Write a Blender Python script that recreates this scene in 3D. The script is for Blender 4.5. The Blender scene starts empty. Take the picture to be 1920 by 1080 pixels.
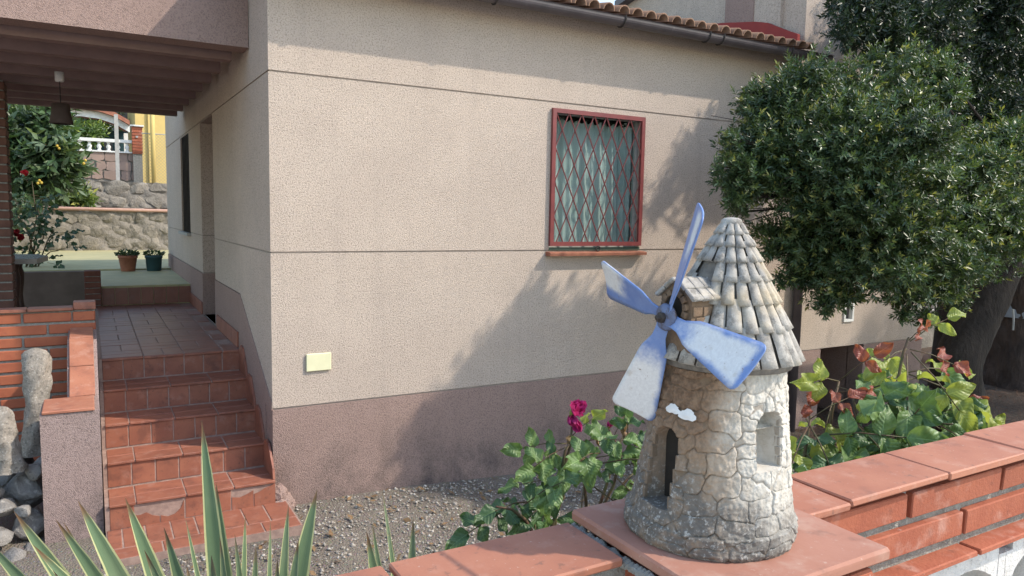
import bpy, bmesh, math, random
import numpy as np
from mathutils import Vector, Matrix

random.seed(7); rng = np.random.default_rng(7)
PI = math.pi
SC = bpy.context.scene
COL = SC.collection

# ------------------------------------------------------------------ camera
FPX = 1380.0
def nrm(v):
    v = np.asarray(v, float); return v / np.linalg.norm(v)
_v1 = nrm((3377 - 960, 451 - 540, FPX))
_v2 = np.array((166 - 960, 388 - 540, FPX)); _v2 = nrm(_v2 - _v1 * (_v1 @ _v2))
_v3 = np.cross(_v1, _v2)
RC = np.stack([_v1, _v2, _v3])             # house axes from camera axes (x right, y down, z forward)
FWD = RC @ np.array([0, 0, 1.0]); RGT = RC @ np.array([1.0, 0, 0]); UPV = RC @ np.array([0, -1.0, 0])
cam_d = bpy.data.cameras.new('camera'); cam = bpy.data.objects.new('camera', cam_d); COL.objects.link(cam)
cam_d.sensor_width = 36; cam_d.lens = 36 * FPX / 1920; cam_d.clip_start = 0.02; cam_d.clip_end = 500
cam.matrix_world = Matrix(((RGT[0], UPV[0], -FWD[0], 0), (RGT[1], UPV[1], -FWD[1], 0), (RGT[2], UPV[2], -FWD[2], 0), (0, 0, 0, 1)))
SC.camera = cam

# ------------------------------------------------------------------ sky, sun, exposure
SUN = nrm((0.80, -0.60, 0.96))
w = bpy.data.worlds.new('World'); SC.world = w; w.use_nodes = True
nt = w.node_tree; bg = nt.nodes['Background']
sky = nt.nodes.new('ShaderNodeTexSky'); sky.sky_type = 'NISHITA'; sky.sun_disc = False
sky.sun_elevation = math.asin(SUN[2]); sky.sun_rotation = math.atan2(SUN[0], SUN[1])
sky.air_density = 1.45; sky.dust_density = 1.0; sky.ozone_density = 1.0
nt.links.new(sky.outputs[0], bg.inputs[0]); bg.inputs[1].default_value = 0.15
sl = bpy.data.lights.new('sun', 'SUN'); sl.energy = 2.0; sl.angle = math.radians(1.0); sl.color = (1.0, 0.91, 0.78)
so = bpy.data.objects.new('sun', sl); COL.objects.link(so)
so.rotation_euler = Vector(SUN).to_track_quat('Z', 'Y').to_euler(); so.location = (6, -4, 8)
SC.view_settings.view_transform = 'Standard'; SC.view_settings.look = 'None'
SC.view_settings.exposure = 1.22; SC.view_settings.gamma = 1.0; SC.view_settings.use_curve_mapping = False
SC.render.engine = 'CYCLES'
SC.cycles.max_bounces = 8; SC.cycles.diffuse_bounces = 4; SC.cycles.transparent_max_bounces = 8
SC.cycles.use_denoising = True

# ------------------------------------------------------------------ placing helpers
def ray(px, py):
    return RC @ np.array([(px - 960) / FPX, (py - 540) / FPX, 1.0])
def at(px, py, Y):
    d = ray(px, py); return d * Y / d[1]
def depth(p):
    return float(FWD @ np.asarray(p))
ORG = {}
def link(o, parent=None, wloc=(0, 0, 0)):
    COL.objects.link(o)
    if parent is not None:
        o.parent = parent; o.location = Vector(wloc) - ORG[parent]
    else:
        o.location = wloc
    ORG[o] = Vector(wloc)
    return o
def thing(name, label, cat, loc=(0, 0, 0), group=None, kind=None):
    o = bpy.data.objects.new(name, None); o.empty_display_size = .05
    link(o, None, loc); o['label'] = label; o['category'] = cat
    if group: o['group'] = group
    if kind: o['kind'] = kind
    return o
def setting(o, label=None):
    o['kind'] = 'structure'
    if label: o['label'] = label
    return o
def inst(name, me, parent, loc, rot=None, scale=None):
    o = bpy.data.objects.new(name, me); link(o, parent, loc)
    if rot is not None: o.rotation_euler = rot
    if scale is not None: o.scale = scale
    return o

class MB:
    def __init__(s): s.v = []; s.f = []; s.uv = None
    def add(s, vs, fs):
        b = len(s.v); s.v += [tuple(map(float, p)) for p in vs]; s.f += [tuple(i + b for i in f) for f in fs]; return s
    def box(s, x0, x1, y0, y1, z0, z1):
        return s.add([(x0, y0, z0), (x1, y0, z0), (x1, y1, z0), (x0, y1, z0), (x0, y0, z1), (x1, y0, z1), (x1, y1, z1), (x0, y1, z1)],
                     [(0, 3, 2, 1), (4, 5, 6, 7), (0, 1, 5, 4), (1, 2, 6, 5), (2, 3, 7, 6), (3, 0, 4, 7)])
    def bar(s, a, b, w, h=None, up=(0, 0, 1)):
        a = np.array(a, float); b = np.array(b, float); h = h or w
        d = nrm(b - a); sd = np.cross(d, up)
        if np.linalg.norm(sd) < 1e-4: sd = np.cross(d, (0, 1, 0))
        sd = nrm(sd); u = np.cross(sd, d)
        vs = [p + sd * i * w / 2 + u * j * h / 2 for p in (a, b) for i, j in ((-1, -1), (1, -1), (1, 1), (-1, 1))]
        return s.add(vs, [(0, 3, 2, 1), (4, 5, 6, 7), (0, 1, 5, 4), (1, 2, 6, 5), (2, 3, 7, 6), (3, 0, 4, 7)])
    def tube(s, pts, rad, n=8, wob=0.0, cap=True):
        pts = [np.array(p, float) for p in pts]; rings = []
        if np.isscalar(rad): rad = [rad] * len(pts)
        ref = np.array((0.3, 0.9, 0.2)); vs = []
        for i, p in enumerate(pts):
            d = nrm(pts[min(i + 1, len(pts) - 1)] - pts[max(i - 1, 0)])
            a = np.cross(d, ref); a = nrm(a) if np.linalg.norm(a) > 1e-3 else nrm(np.cross(d, (1, 0, 0)))
            b = np.cross(d, a)
            for k in range(n):
                t = 2 * PI * k / n; r = rad[i] * (1 + wob * (random.random() - .5))
                vs.append(p + (a * math.cos(t) + b * math.sin(t)) * r)
        fs = [(i * n + k, i * n + (k + 1) % n, (i + 1) * n + (k + 1) % n, (i + 1) * n + k) for i in range(len(pts) - 1) for k in range(n)]
        if cap: fs += [tuple(range(n))[::-1], tuple((len(pts) - 1) * n + k for k in range(n))]
        return s.add(vs, fs)
    def lathe(s, c, prof, n=20, cap=True):
        vs = [(c[0] + r * math.cos(2 * PI * k / n), c[1] + r * math.sin(2 * PI * k / n), c[2] + z) for r, z in prof for k in range(n)]
        fs = [(i * n + k, i * n + (k + 1) % n, (i + 1) * n + (k + 1) % n, (i + 1) * n + k) for i in range(len(prof) - 1) for k in range(n)]
        if cap: fs += [tuple(range(n))[::-1], tuple((len(prof) - 1) * n + k for k in range(n))]
        return s.add(vs, fs)
    def prism(s, poly, axis, t0, t1):
        """poly of 2-D points extruded along axis 'x', 'y' or 'z'"""
        n = len(poly)
        def P(a, b, t): return {'x': (t, a, b), 'y': (a, t, b), 'z': (a, b, t)}[axis]
        vs = [P(a, b, t0) for a, b in poly] + [P(a, b, t1) for a, b in poly]
        fs = [tuple(range(n)), tuple(range(n, 2 * n))[::-1]] + [(i, n + i, n + (i + 1) % n, (i + 1) % n) for i in range(n)]
        return s.add(vs, fs)
    def mesh(s, name, mat, smooth=False):
        me = bpy.data.meshes.new(name); me.from_pydata(s.v, [], s.f)
        bm = bmesh.new(); bm.from_mesh(me); bmesh.ops.recalc_face_normals(bm, faces=bm.faces); bm.to_mesh(me); bm.free()
        if smooth: me.polygons.foreach_set('use_smooth', [True] * len(me.polygons))
        if mat: me.materials.append(mat)
        return me
    def build(s, name, mat, parent=None, smooth=False, loc=(0, 0, 0)):
        o = bpy.data.objects.new(name, s.mesh(name, mat, smooth)); return link(o, parent, loc)

def tag(o, label, cat=None, group=None):
    o['label'] = label
    if cat: o['category'] = cat
    if group: o['group'] = group
    return o

def np_mesh(name, V, F, mat, smooth=False, col=None, uv=None):
    """V (n,3), F (m,k) uniform faces"""
    me = bpy.data.meshes.new(name); V = np.ascontiguousarray(V, np.float32); F = np.ascontiguousarray(F, np.int32)
    m, k = F.shape
    me.vertices.add(len(V)); me.vertices.foreach_set('co', V.ravel())
    me.loops.add(m * k); me.loops.foreach_set('vertex_index', F.ravel())
    me.polygons.add(m); me.polygons.foreach_set('loop_start', np.arange(0, m * k, k, dtype=np.int32))
    me.polygons.foreach_set('loop_total', np.full(m, k, np.int32))
    if smooth: me.polygons.foreach_set('use_smooth', np.ones(m, bool))
    me.update(calc_edges=True)
    if col is not None:
        a = me.color_attributes.new('Col', 'FLOAT_COLOR', 'POINT')
        c = np.ones((len(V), 4), np.float32); c[:, :3] = col; a.data.foreach_set('color', c.ravel())
    if uv is not None:
        l = me.uv_layers.new(name='UVMap'); l.data.foreach_set('uv', np.ascontiguousarray(uv[F.ravel()], np.float32).ravel())
    if mat: me.materials.append(mat)
    return me

def chbox(sx, sy, sz, b, mat, jit=0.0, seed=0, name='brick'):
    """chamfered box centred on its middle: 44 triangles"""
    r = random.Random(seed); c = {}
    vs = []; idx = {}
    for i in (-1, 1):
        for j in (-1, 1):
            for k in (-1, 1):
                bb = b * r.uniform(.6, 1.5)
                dj = [r.uniform(-jit, jit) for _ in range(3)]
                for a in range(3):
                    p = [i * sx / 2, j * sy / 2, k * sz / 2]
                    for q in range(3):
                        if q != a: p[q] -= bb * (i, j, k)[q]
                        p[q] += dj[q]
                    idx[(i, j, k, a)] = len(vs); vs.append(p)
    fs = []
    for a in range(3):
        o = [q for q in range(3) if q != a]
        for s_ in (-1, 1):
            f = []
            for u, v_ in ((-1, -1), (1, -1), (1, 1), (-1, 1)):
                t = [0, 0, 0]; t[a] = s_; t[o[0]] = u; t[o[1]] = v_
                f.append(idx[(t[0], t[1], t[2], a)])
            fs.append(f)
    for a in range(3):
        o = [q for q in range(3) if q != a]
        for u in (-1, 1):
            for v_ in (-1, 1):
                f = []
                for s_, aa in ((-1, o[0]), (1, o[0]), (1, o[1]), (-1, o[1])):
                    t = [0, 0, 0]; t[a] = s_; t[o[0]] = u; t[o[1]] = v_
                    f.append(idx[(t[0], t[1], t[2], aa)])
                fs.append(f)
    for i in (-1, 1):
        for j in (-1, 1):
            for k in (-1, 1): fs.append([idx[(i, j, k, a)] for a in range(3)])
    m = MB(); m.add(vs, fs)
    return m.mesh(name, mat)

# ------------------------------------------------------------------ materials
class NT:
    def __init__(s, name):
        s.m = bpy.data.materials.new(name); s.m.use_nodes = True; s.t = s.m.node_tree
        s.b = s.t.nodes['Principled BSDF']; s.pos = s.n('ShaderNodeNewGeometry').outputs['Position']
    def n(s, t, **k):
        o = s.t.nodes.new(t)
        for a, v in k.items(): setattr(o, a, v)
        return o
    def l(s, a, b): s.t.links.new(a, b)
    def val(s, sock, v):
        if hasattr(v, 'links'): s.l(v, sock)
        elif isinstance(v, (tuple, list)) and len(v) == 3 and sock.type == 'RGBA': sock.default_value = (*v, 1)
        else: sock.default_value = v
    def noise(s, scale, detail=4, rough=.55, vec=None, dist=0.0):
        o = s.n('ShaderNodeTexNoise'); s.l(vec or s.pos, o.inputs['Vector']); o.inputs['Scale'].default_value = scale
        o.inputs['Detail'].default_value = detail; o.inputs['Roughness'].default_value = rough; o.inputs['Distortion'].default_value = dist
        return o.outputs['Fac']
    def voro(s, scale, feature='F1', vec=None, rnd=1.0):
        o = s.n('ShaderNodeTexVoronoi', feature=feature); s.l(vec or s.pos, o.inputs['Vector']); o.inputs['Scale'].default_value = scale
        o.inputs['Randomness'].default_value = rnd
        return o
    def map(s, x, a, b, c=0.0, d=1.0, smooth=True):
        o = s.n('ShaderNodeMapRange'); o.interpolation_type = 'SMOOTHSTEP' if smooth else 'LINEAR'
        s.val(o.inputs['Value'], x)
        for q, v in zip(('From Min', 'From Max', 'To Min', 'To Max'), (a, b, c, d)): s.val(o.inputs[q], v)
        return o.outputs['Result']
    def mix(s, f, a, b, mode='MIX'):
        o = s.n('ShaderNodeMix', data_type='RGBA', blend_type=mode); s.val(o.inputs['Factor'], f)
        s.val(o.inputs[6], a); s.val(o.inputs[7], b); return o.outputs[2]
    def math(s, op, a, b=0.0):
        o = s.n('ShaderNodeMath', operation=op); s.val(o.inputs[0], a); s.val(o.inputs[1], b); return o.outputs[0]
    def sep(s, v=None):
        o = s.n('ShaderNodeSeparateXYZ'); s.l(v or s.pos, o.inputs[0]); return o.outputs
    def scalev(s, v, sc):
        o = s.n('ShaderNodeVectorMath', operation='MULTIPLY'); s.l(v or s.pos, o.inputs[0]); o.inputs[1].default_value = sc; return o.outputs[0]
    def bump(s, h, strength, dist=0.01):
        o = s.n('ShaderNodeBump'); o.inputs['Strength'].default_value = strength; o.inputs['Distance'].default_value = dist
        s.l(h, o.inputs['Height']); s.l(o.outputs[0], s.b.inputs['Normal'])
    def rnd(s): return s.n('ShaderNodeObjectInfo').outputs['Random']
    def done(s, color, rough=.85, spec=.3, metal=0.0):
        s.val(s.b.inputs['Base Color'], color); s.val(s.b.inputs['Roughness'], rough); s.val(s.b.inputs['Specular IOR Level'], spec); s.val(s.b.inputs['Metallic'], metal)
        return s.m

def roughcast(name, c, dark, dirt=None, grain=150.0):
    """sprayed gravelly render: pale grains, dark pits, broad weathering"""
    t = NT(name)
    v = t.voro(grain * 1.25); n1 = t.noise(grain * .62, 4, .75); n2 = t.noise(2.2, 5, .6); n3 = t.noise(14, 4, .6)
    pits = t.map(n1, .36, .52)
    c1 = t.mix(pits, tuple(q * dark for q in c), c)
    c1 = t.mix(t.map(v.outputs['Distance'], .0, .5, .25, 0), c1, tuple(min(.9, q * 1.35) for q in c))
    c1 = t.mix(t.map(n2, .35, .7, 0, .28), c1, tuple(q * f for q, f in zip(c, (.74, .72, .72))))
    c1 = t.mix(t.map(n3, .4, .75, 0, .16), c1, tuple(q * .62 for q in c))
    sv0 = t.scalev(None, (7.0, 7.0, .35)); sk = t.noise(1.0, 5, .6, sv0)
    c1 = t.mix(t.map(sk, .50, .75, 0, .22), c1, tuple(q * f for q, f in zip(c, (.62, .62, .64))))
    c1 = t.mix(t.map(t.noise(.9, 6, .62), .48, .70, 0, .22), c1, tuple(q * f for q, f in zip(c, (1.22, 1.20, 1.18))))
    if dirt:                       # run-off stains with their own outline
        z = t.sep()[2]; sv = t.scalev(None, (2.6, 2.6, 1.7)); st = t.noise(1.0, 7, .68, sv)
        lo, hi, colr, amt = dirt
        m = t.math('MULTIPLY', t.map(z, lo, hi, 1, 0), t.map(st, .38, .68, 0, amt))
        c1 = t.mix(m, c1, colr)
        blk = t.math('MULTIPLY', t.map(t.noise(60, 3, .8), .5, .62), m)
        c1 = t.mix(t.math('MULTIPLY', blk, .6), c1, tuple(q * .35 for q in colr))
    h = t.math('ADD', t.math('MULTIPLY', v.outputs['Distance'], -.7), n1)
    t.bump(h, 0.9, .006)
    return t.done(c1, .95, .15)

def plain(name, c1, c2, scale=6.0, detail=5, rough=.85, spec=.3, bump=.25, bscale=60.0, bdist=.004, rnd=0.0, spots=(), metal=0.0, stretch=None):
    t = NT(name); vec = t.scalev(None, stretch) if stretch else None
    c = t.mix(t.map(t.noise(scale, detail, .6, vec), .3, .7), c1, c2)
    for col, sc, lo, hi, amt in spots:
        c = t.mix(t.map(t.noise(sc, 4, .65, vec), lo, hi, 0, amt), c, col)
    if rnd:
        r = t.rnd(); c = t.mix(t.map(r, 0, 1, rnd, 0, False), c, tuple(q * .55 for q in c1)); 
    if bump: t.bump(t.noise(bscale, 4, .65, vec), bump, bdist)
    return t.done(c, rough, spec, metal)

WALL = (.555, .456, .382); PLUM = (.355, .25, .215)
m_wall = roughcast('beige_roughcast', WALL, .52)
m_side = roughcast('beige_roughcast_side', WALL, .52)
m_plinth = roughcast('plum_roughcast', PLUM, .55, dirt=(-2.2, -1.35, (.095, .08, .076), .95))
m_plum = roughcast('plum_roughcast_clean', PLUM, .6)
m_pinkr = roughcast('pink_roughcast', (.37, .275, .25), .5, dirt=(-2.1, -1.0, (.10, .085, .08), .75))
m_joint = plain('groove_mortar', (.36, .30, .255), (.27, .225, .19), 20, rough=.95)
m_mortar = plain('grey_mortar', (.30, .285, .255), (.20, .19, .17), 30, rough=.95, bump=.9, bscale=160, bdist=.006, spots=(((.45, .43, .39), 90, .55, .7, .7), ((.09, .085, .075), 45, .6, .72, .6)))
m_cap = plain('terracotta_coping', (.40, .165, .10), (.34, .13, .08), 9, rough=.62, spec=.35, bump=.12, bscale=220, bdist=.002, rnd=.18,
              spots=(((.47, .26, .19), 16, .50, .72, .55), ((.19, .095, .07), 9, .56, .72, .55), ((.14, .085, .065), 55, .60, .70, .6), ((.55, .45, .39), 120, .64, .72, .55)))
m_step = plain('terracotta_step_tile', (.33, .125, .075), (.255, .092, .058), 7, rough=.5, spec=.4, bump=.15, bscale=120, bdist=.002, rnd=.3,
               spots=(((.40, .22, .17), 12, .52, .72, .45), ((.11, .05, .04), 9, .50, .70, .55), ((.09, .045, .035), 40, .58, .70, .5)))
m_floor = plain('worn_floor_tile', (.27, .11, .075), (.205, .085, .06), 6, rough=.42, spec=.4, bump=.12, bscale=90, bdist=.002, rnd=.35,
                spots=(((.25, .17, .15), 9, .5, .72, .5),))
m_brick = plain('red_brick', (.37, .115, .062), (.30, .085, .047), 14, rough=.8, bump=.45, bscale=140, bdist=.004, rnd=.45,
                spots=(((.50, .30, .24), 11, .50, .70, .6), ((.17, .06, .04), 26, .6, .74, .6), ((.6, .5, .45), 70, .66, .76, .5)))
m_brick2 = plain('orange_brick', (.40, .125, .062), (.33, .095, .05), 10, rough=.8, bump=.3, bscale=120, bdist=.003, rnd=.3,
                 spots=(((.25, .08, .05), 16, .58, .74, .5),))
m_grout = plain('pale_grout', (.36, .25, .205), (.26, .175, .145), 25, rough=.95, bump=.5, bscale=120)
m_red = plain('oxide_red_paint', (.21, .045, .042), (.165, .036, .036), 12, rough=.45, spec=.5, bump=.1, bscale=90, spots=(((.30, .085, .05), 30, .6, .75, .6),))
m_sill = plain('terracotta_sill', (.36, .15, .09), (.26, .10, .065), 14, rough=.7)
m_gutter = plain('brown_gutter', (.095, .078, .082), (.07, .058, .062), 8, rough=.42, spec=.5, bump=.05, spots=(((.2, .18, .18), 20, .62, .74, .5),))
m_tile = plain('roof_clay', (.30, .175, .115), (.20, .12, .085), 10, rough=.9, bump=.4, bscale=70, rnd=.45, spots=(((.12, .10, .085), 25, .52, .7, .8), ((.42, .34, .27), 40, .62, .74, .5)))
m_iron = plain('dark_iron', (.03, .027, .026), (.05, .04, .035), 20, rough=.6)
m_joist = plain('porch_timber', (.27, .18, .16), (.225, .15, .135), 6, rough=.85, bump=.3, bscale=70)
m_ceil = plain('porch_ceiling', (.60, .50, .44), (.53, .44, .39), 5, rough=.9)
m_plate = plain('cream_plate', (.70, .67, .44), (.66, .63, .41), 15, rough=.5, bump=.03)
m_white = plain('white_paint', (.74, .73, .70), (.62, .61, .58), 14, rough=.7, bump=.3, bscale=90, spots=(((.4, .37, .33), 30, .6, .72, .6),))
m_lattice = plain('whitewashed_block', (.62, .60, .58), (.52, .50, .48), 30, rough=.95, bump=.8, bscale=130, bdist=.005, spots=(((.33, .31, .29), 60, .58, .7, .7),))
m_green = plain('green_patio_paint', (.42, .375, .20), (.33, .31, .17), 4, rough=.6, bump=.15, spots=(((.42, .45, .33), 12, .58, .75, .5),))
m_stonew = plain('retaining_stone', (.30, .265, .22), (.19, .17, .14), 6, rough=.95, bump=.9, bscale=22, bdist=.03, rnd=.3, spots=(((.11, .10, .085), 5, .52, .7, .75), ((.42, .38, .32), 18, .58, .74, .5)))
m_render_old = plain('old_cement', (.27, .24, .205), (.19, .17, .145), 4, rough=.95, bump=.8, bscale=18, bdist=.03)
m_rock = plain('grey_rock', (.30, .275, .25), (.17, .155, .14), 12, rough=.95, bump=.9, bscale=70, bdist=.01, rnd=.25, spots=(((.46, .43, .385), 30, .55, .7, .7), ((.07, .062, .055), 22, .58, .7, .7)))
m_menhir = plain('speckled_stone', (.36, .315, .265), (.24, .21, .175), 30, rough=.95, bump=1.0, bscale=130, bdist=.008, spots=(((.52, .48, .42), 90, .55, .66, .8), ((.12, .105, .09), 60, .56, .68, .8)))
m_flag = plain('flagstone', (.36, .25, .20), (.27, .20, .17), 3, rough=.9, bump=.4, rnd=.5)
m_yellow = plain('yellow_render', (.62, .46, .17), (.57, .42, .16), 2, rough=.9)
m_grey = plain('grey_render', (.20, .18, .17), (.16, .145, .14), 2, rough=.9)
m_conc = plain('concrete', (.40, .385, .36), (.32, .31, .29), 14, rough=.9, bump=.4)
m_net = plain('teal_netting', (.025, .06, .07), (.02, .045, .055), 10, rough=.9)
m_pot_g = plain('teal_plastic', (.035, .085, .095), (.03, .07, .08), 8, rough=.5)
m_wood = plain('dark_turned_wood', (.08, .045, .035), (.05, .03, .025), 12, rough=.5)
m_marble = plain('grey_table_slab', (.22, .20, .19), (.30, .28, .26), 14, rough=.25, spec=.5)
m_shade = plain('dark_lamp_shade', (.05, .035, .03), (.07, .05, .045), 10, rough=.7)
m_soil = plain('soil', (.07, .05, .035), (.04, .03, .022), 30, rough=1, bump=.8)
m_stem = plain('rose_stem', (.075, .075, .03), (.10, .05, .03), 40, rough=.6)
m_bark = plain('tree_bark', (.048, .037, .03), (.026, .021, .018), 10, rough=.95, bump=1.0, bscale=26, bdist=.03, stretch=(1, 1, .35))
m_pine = plain('pine_bark', (.10, .066, .05), (.05, .036, .03), 9, rough=.95, bump=1.0, bscale=20, bdist=.04, stretch=(1, 1, .3), rnd=.3)
m_band = plain('grey_sheet', (.30, .31, .33), (.25, .26, .28), 8, rough=.5)
m_needle = plain('pine_needle', (.16, .085, .05), (.10, .055, .035), 20, rough=.9)
m_pebble = plain('pebble', (.38, .34, .29), (.22, .19, .16), 45, rough=.9, bump=.2, spots=(((.58, .55, .50), 60, .52, .64, .9), ((.26, .15, .11), 40, .58, .68, .8), ((.08, .07, .06), 35, .6, .7, .7)))
m_railing = plain('galvanised_rail', (.55, .55, .55), (.45, .45, .45), 10, rough=.4, metal=.6)
m_black = plain('black_plastic', (.02, .02, .02), (.03, .03, .03), 10, rough=.5)
m_flash = plain('red_flashing', (.30, .042, .032), (.25, .035, .03), 4, rough=.7, bump=.2)

def ground_mat():
    t = NT('dry_gravelly_soil')
    n1 = t.noise(1.3, 6, .6); n2 = t.noise(30, 5, .7); v = t.voro(75)
    c = t.mix(t.map(n1, .35, .65), (.23, .195, .155), (.14, .115, .09))
    c = t.mix(t.map(n2, .45, .7, 0, .7), c, (.27, .24, .205))
    c = t.mix(t.map(v.outputs['Distance'], .05, .4, .55, 0), c, v.outputs['Color'])
    c = t.mix(.55, c, (.17, .145, .12))
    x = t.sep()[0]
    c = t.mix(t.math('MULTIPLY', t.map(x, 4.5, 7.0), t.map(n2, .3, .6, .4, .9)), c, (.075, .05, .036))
    t.bump(t.math('ADD', n2, t.math('MULTIPLY', v.outputs['Distance'], -.6)), .9, .02)
    return t.done(c, .97, .15)
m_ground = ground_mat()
m_street = plain('pale_concrete_street', (.50, .48, .45), (.42, .405, .38), 20, rough=.95, bump=.5, bscale=180)  # unseen street, made pale to bounce light onto the house

def leaf_mat(name, c, c2, gloss=.42, trans=.25, vein=True):
    """leaf with pale midrib, side veins in relief and some light coming through"""
    t = NT(name)
    uv = t.n('ShaderNodeTexCoord').outputs['UV']; u, v, _ = t.sep(uv)
    col = t.mix(t.map(t.noise(18, 3, .6), .3, .7), c, c2)
    col = t.mix(t.map(t.rnd(), 0, 1, 0, .55, False), col, tuple(q * .62 for q in c))
    av = t.math('ABSOLUTE', t.math('SUBTRACT', v, .5))
    col = t.mix(t.map(av, .0, .035, .55, 0), col, tuple(min(.8, q * 1.7 + .03) for q in c2))
    sv = t.math('SINE', t.math('MULTIPLY', t.math('SUBTRACT', u, t.math('MULTIPLY', av, .45)), 50.0))
    t.bump(t.math('ADD', t.math('MULTIPLY', sv, .35), t.math('MULTIPLY', t.map(av, 0, .05, 1, 0), -.8)), .35, .004)
    m = t.done(col, gloss, .4)
    tr = t.n('ShaderNodeBsdfTranslucent'); t.val(tr.inputs[0], t.mix(.5, col, tuple(min(.9, q * f) for q, f in zip(c2, (2.2, 2.2, 1.0)))))
    mx = t.n('ShaderNodeMixShader'); mx.inputs[0].default_value = trans
    t.l(t.b.outputs[0], mx.inputs[1]); t.l(tr.outputs[0], mx.inputs[2]); t.l(mx.outputs[0], t.t.nodes['Material Output'].inputs[0])
    return m
m_leafG = leaf_mat('rose_leaf_green', (.115, .19, .06), (.165, .25, .085))
m_leafD = leaf_mat('rose_leaf_dark', (.065, .125, .05), (.095, .165, .065))
m_leafY = leaf_mat('rose_leaf_young', (.24, .30, .06), (.33, .36, .08), trans=.35)
m_leafR = leaf_mat('rose_leaf_red', (.24, .055, .04), (.33, .11, .06), trans=.3)
m_leafB = leaf_mat('climber_leaf', (.022, .05, .022), (.04, .08, .03), trans=.15)
m_petal = leaf_mat('magenta_petal', (.40, .012, .14), (.50, .035, .22), gloss=.6, trans=.3)
m_petalR = leaf_mat('dark_red_petal', (.22, .01, .02), (.30, .015, .03), gloss=.6)
m_wither = leaf_mat('withered_petal', (.30, .17, .09), (.42, .30, .18), gloss=.8)

def crown_mat(name, gloss=.38):
    t = NT(name)
    a = t.n('ShaderNodeAttribute', attribute_name='Col').outputs['Color']
    m = t.done(a, gloss, .5)
    tr = t.n('ShaderNodeBsdfTranslucent'); t.l(t.mix(1.0, a, (1.6, 1.7, .7), 'MULTIPLY'), tr.inputs[0])
    mx = t.n('ShaderNodeMixShader'); mx.inputs[0].default_value = .22
    t.l(t.b.outputs[0], mx.inputs[1]); t.l(tr.outputs[0], mx.inputs[2]); t.l(mx.outputs[0], t.t.nodes['Material Output'].inputs[0])
    return m
m_crown = crown_mat('evergreen_foliage')

def yucca_mat():
    t = NT('variegated_sword_leaf')
    uv = t.n('ShaderNodeTexCoord').outputs['UV']; u, v, _ = t.sep(uv)
    av = t.math('ABSOLUTE', t.math('SUBTRACT', v, .5))
    streak = t.noise(1.0, 3, .6, t.scalev(uv, (1.5, 45, 1)))
    g = t.mix(t.map(streak, .3, .7), (.14, .215, .12), (.22, .30, .16))
    g = t.mix(t.map(t.rnd(), 0, 1, 0, .5, False), g, (.11, .18, .10))
    c = t.mix(t.map(t.math('ADD', av, t.math('MULTIPLY', streak, .05)), .39, .44), g, (.60, .60, .30))
    c = t.mix(t.map(t.math('ADD', u, t.math('MULTIPLY', streak, .05)), .955, 1.0), c, (.20, .12, .065))
    c = t.mix(t.map(t.noise(22, 4, .7), .64, .72, 0, .8), c, (.30, .24, .13))
    c = t.mix(t.map(t.noise(4, 3, .6), .45, .7, 0, .35), c, (.30, .33, .22))
    t.bump(streak, .25, .004)
    m = t.done(c, .4, .4)
    tr = t.n('ShaderNodeBsdfTranslucent'); t.l(c, tr.inputs[0]); mx = t.n('ShaderNodeMixShader'); mx.inputs[0].default_value = .18
    t.l(t.b.outputs[0], mx.inputs[1]); t.l(tr.outputs[0], mx.inputs[2]); t.l(mx.outputs[0], t.t.nodes['Material Output'].inputs[0])
    return m
m_yucca = yucca_mat()

def cloth_mat():
    t = NT('teal_grey_curtain')
    sv = t.scalev(None, (160, 1, 2)); n = t.noise(1.0, 3, .6, sv); n2 = t.noise(3, 3, .5)
    c = t.mix(t.map(n, .3, .7), (.46, .465, .435), (.56, .56, .525)); c = t.mix(t.map(n2, .35, .7, 0, .5), c, (.33, .375, .335))
    return t.done(c, .9, .2)
m_cloth = cloth_mat()
def glass_mat():
    t = NT('window_glass'); t.done((.9, .95, .95), .03, .5)
    tr = t.n('ShaderNodeBsdfTransparent'); tr.inputs[0].default_value = (.86, .92, .92, 1)
    fr = t.n('ShaderNodeValue'); fr.outputs[0].default_value = .035
    gl = t.n('ShaderNodeBsdfGlossy'); gl.inputs['Roughness'].default_value = .03
    mx = t.n('ShaderNodeMixShader'); t.l(fr.outputs[0], mx.inputs[0]); t.l(tr.outputs[0], mx.inputs[1]); t.l(gl.outputs[0], mx.inputs[2])
    t.l(mx.outputs[0], t.t.nodes['Material Output'].inputs[0]); return t.m
m_glass = glass_mat()
m_darkglass = plain('dark_pane', (.015, .016, .018), (.02, .02, .022), 4, rough=.12, spec=.5, bump=0)

# ================================================================== SETTING
def gz(x, y):
    """garden ground height"""
    z = -1.99 - .045 * np.clip(x - .8, 0, 3.2) - .01 * np.clip(x - 4, 0, 6)
    return z + .012 * np.sin(3.1 * x + 1.7 * y) + .01 * np.sin(5.3 * y - 2.2 * x)
def grid_axis(lo, hi, dlo, dhi, step):
    return np.concatenate([np.linspace(lo, dlo, 8, endpoint=False), np.arange(dlo, dhi, step), np.linspace(dhi, hi, 8)])
gx = grid_axis(-150, 150, -2, 9, .09); gy = grid_axis(-150, 150, .9, 5.4, .09)
GX, GY = np.meshgrid(gx, gy); GZ = gz(np.clip(GX, -2, 11), np.clip(GY, .5, 6)) + rng.normal(0, .004, GX.shape)
nx, ny = len(gx), len(gy)
ii = (np.arange(ny - 1)[:, None] * nx + np.arange(nx - 1)[None]).ravel()
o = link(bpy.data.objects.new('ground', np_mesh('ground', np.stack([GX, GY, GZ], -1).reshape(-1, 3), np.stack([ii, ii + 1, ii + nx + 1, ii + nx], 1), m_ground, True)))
setting(o)
m = MB(); m.box(-150, 150, -60, .60, -1.9, -1.58); setting(m.build('street', m_street))

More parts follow.
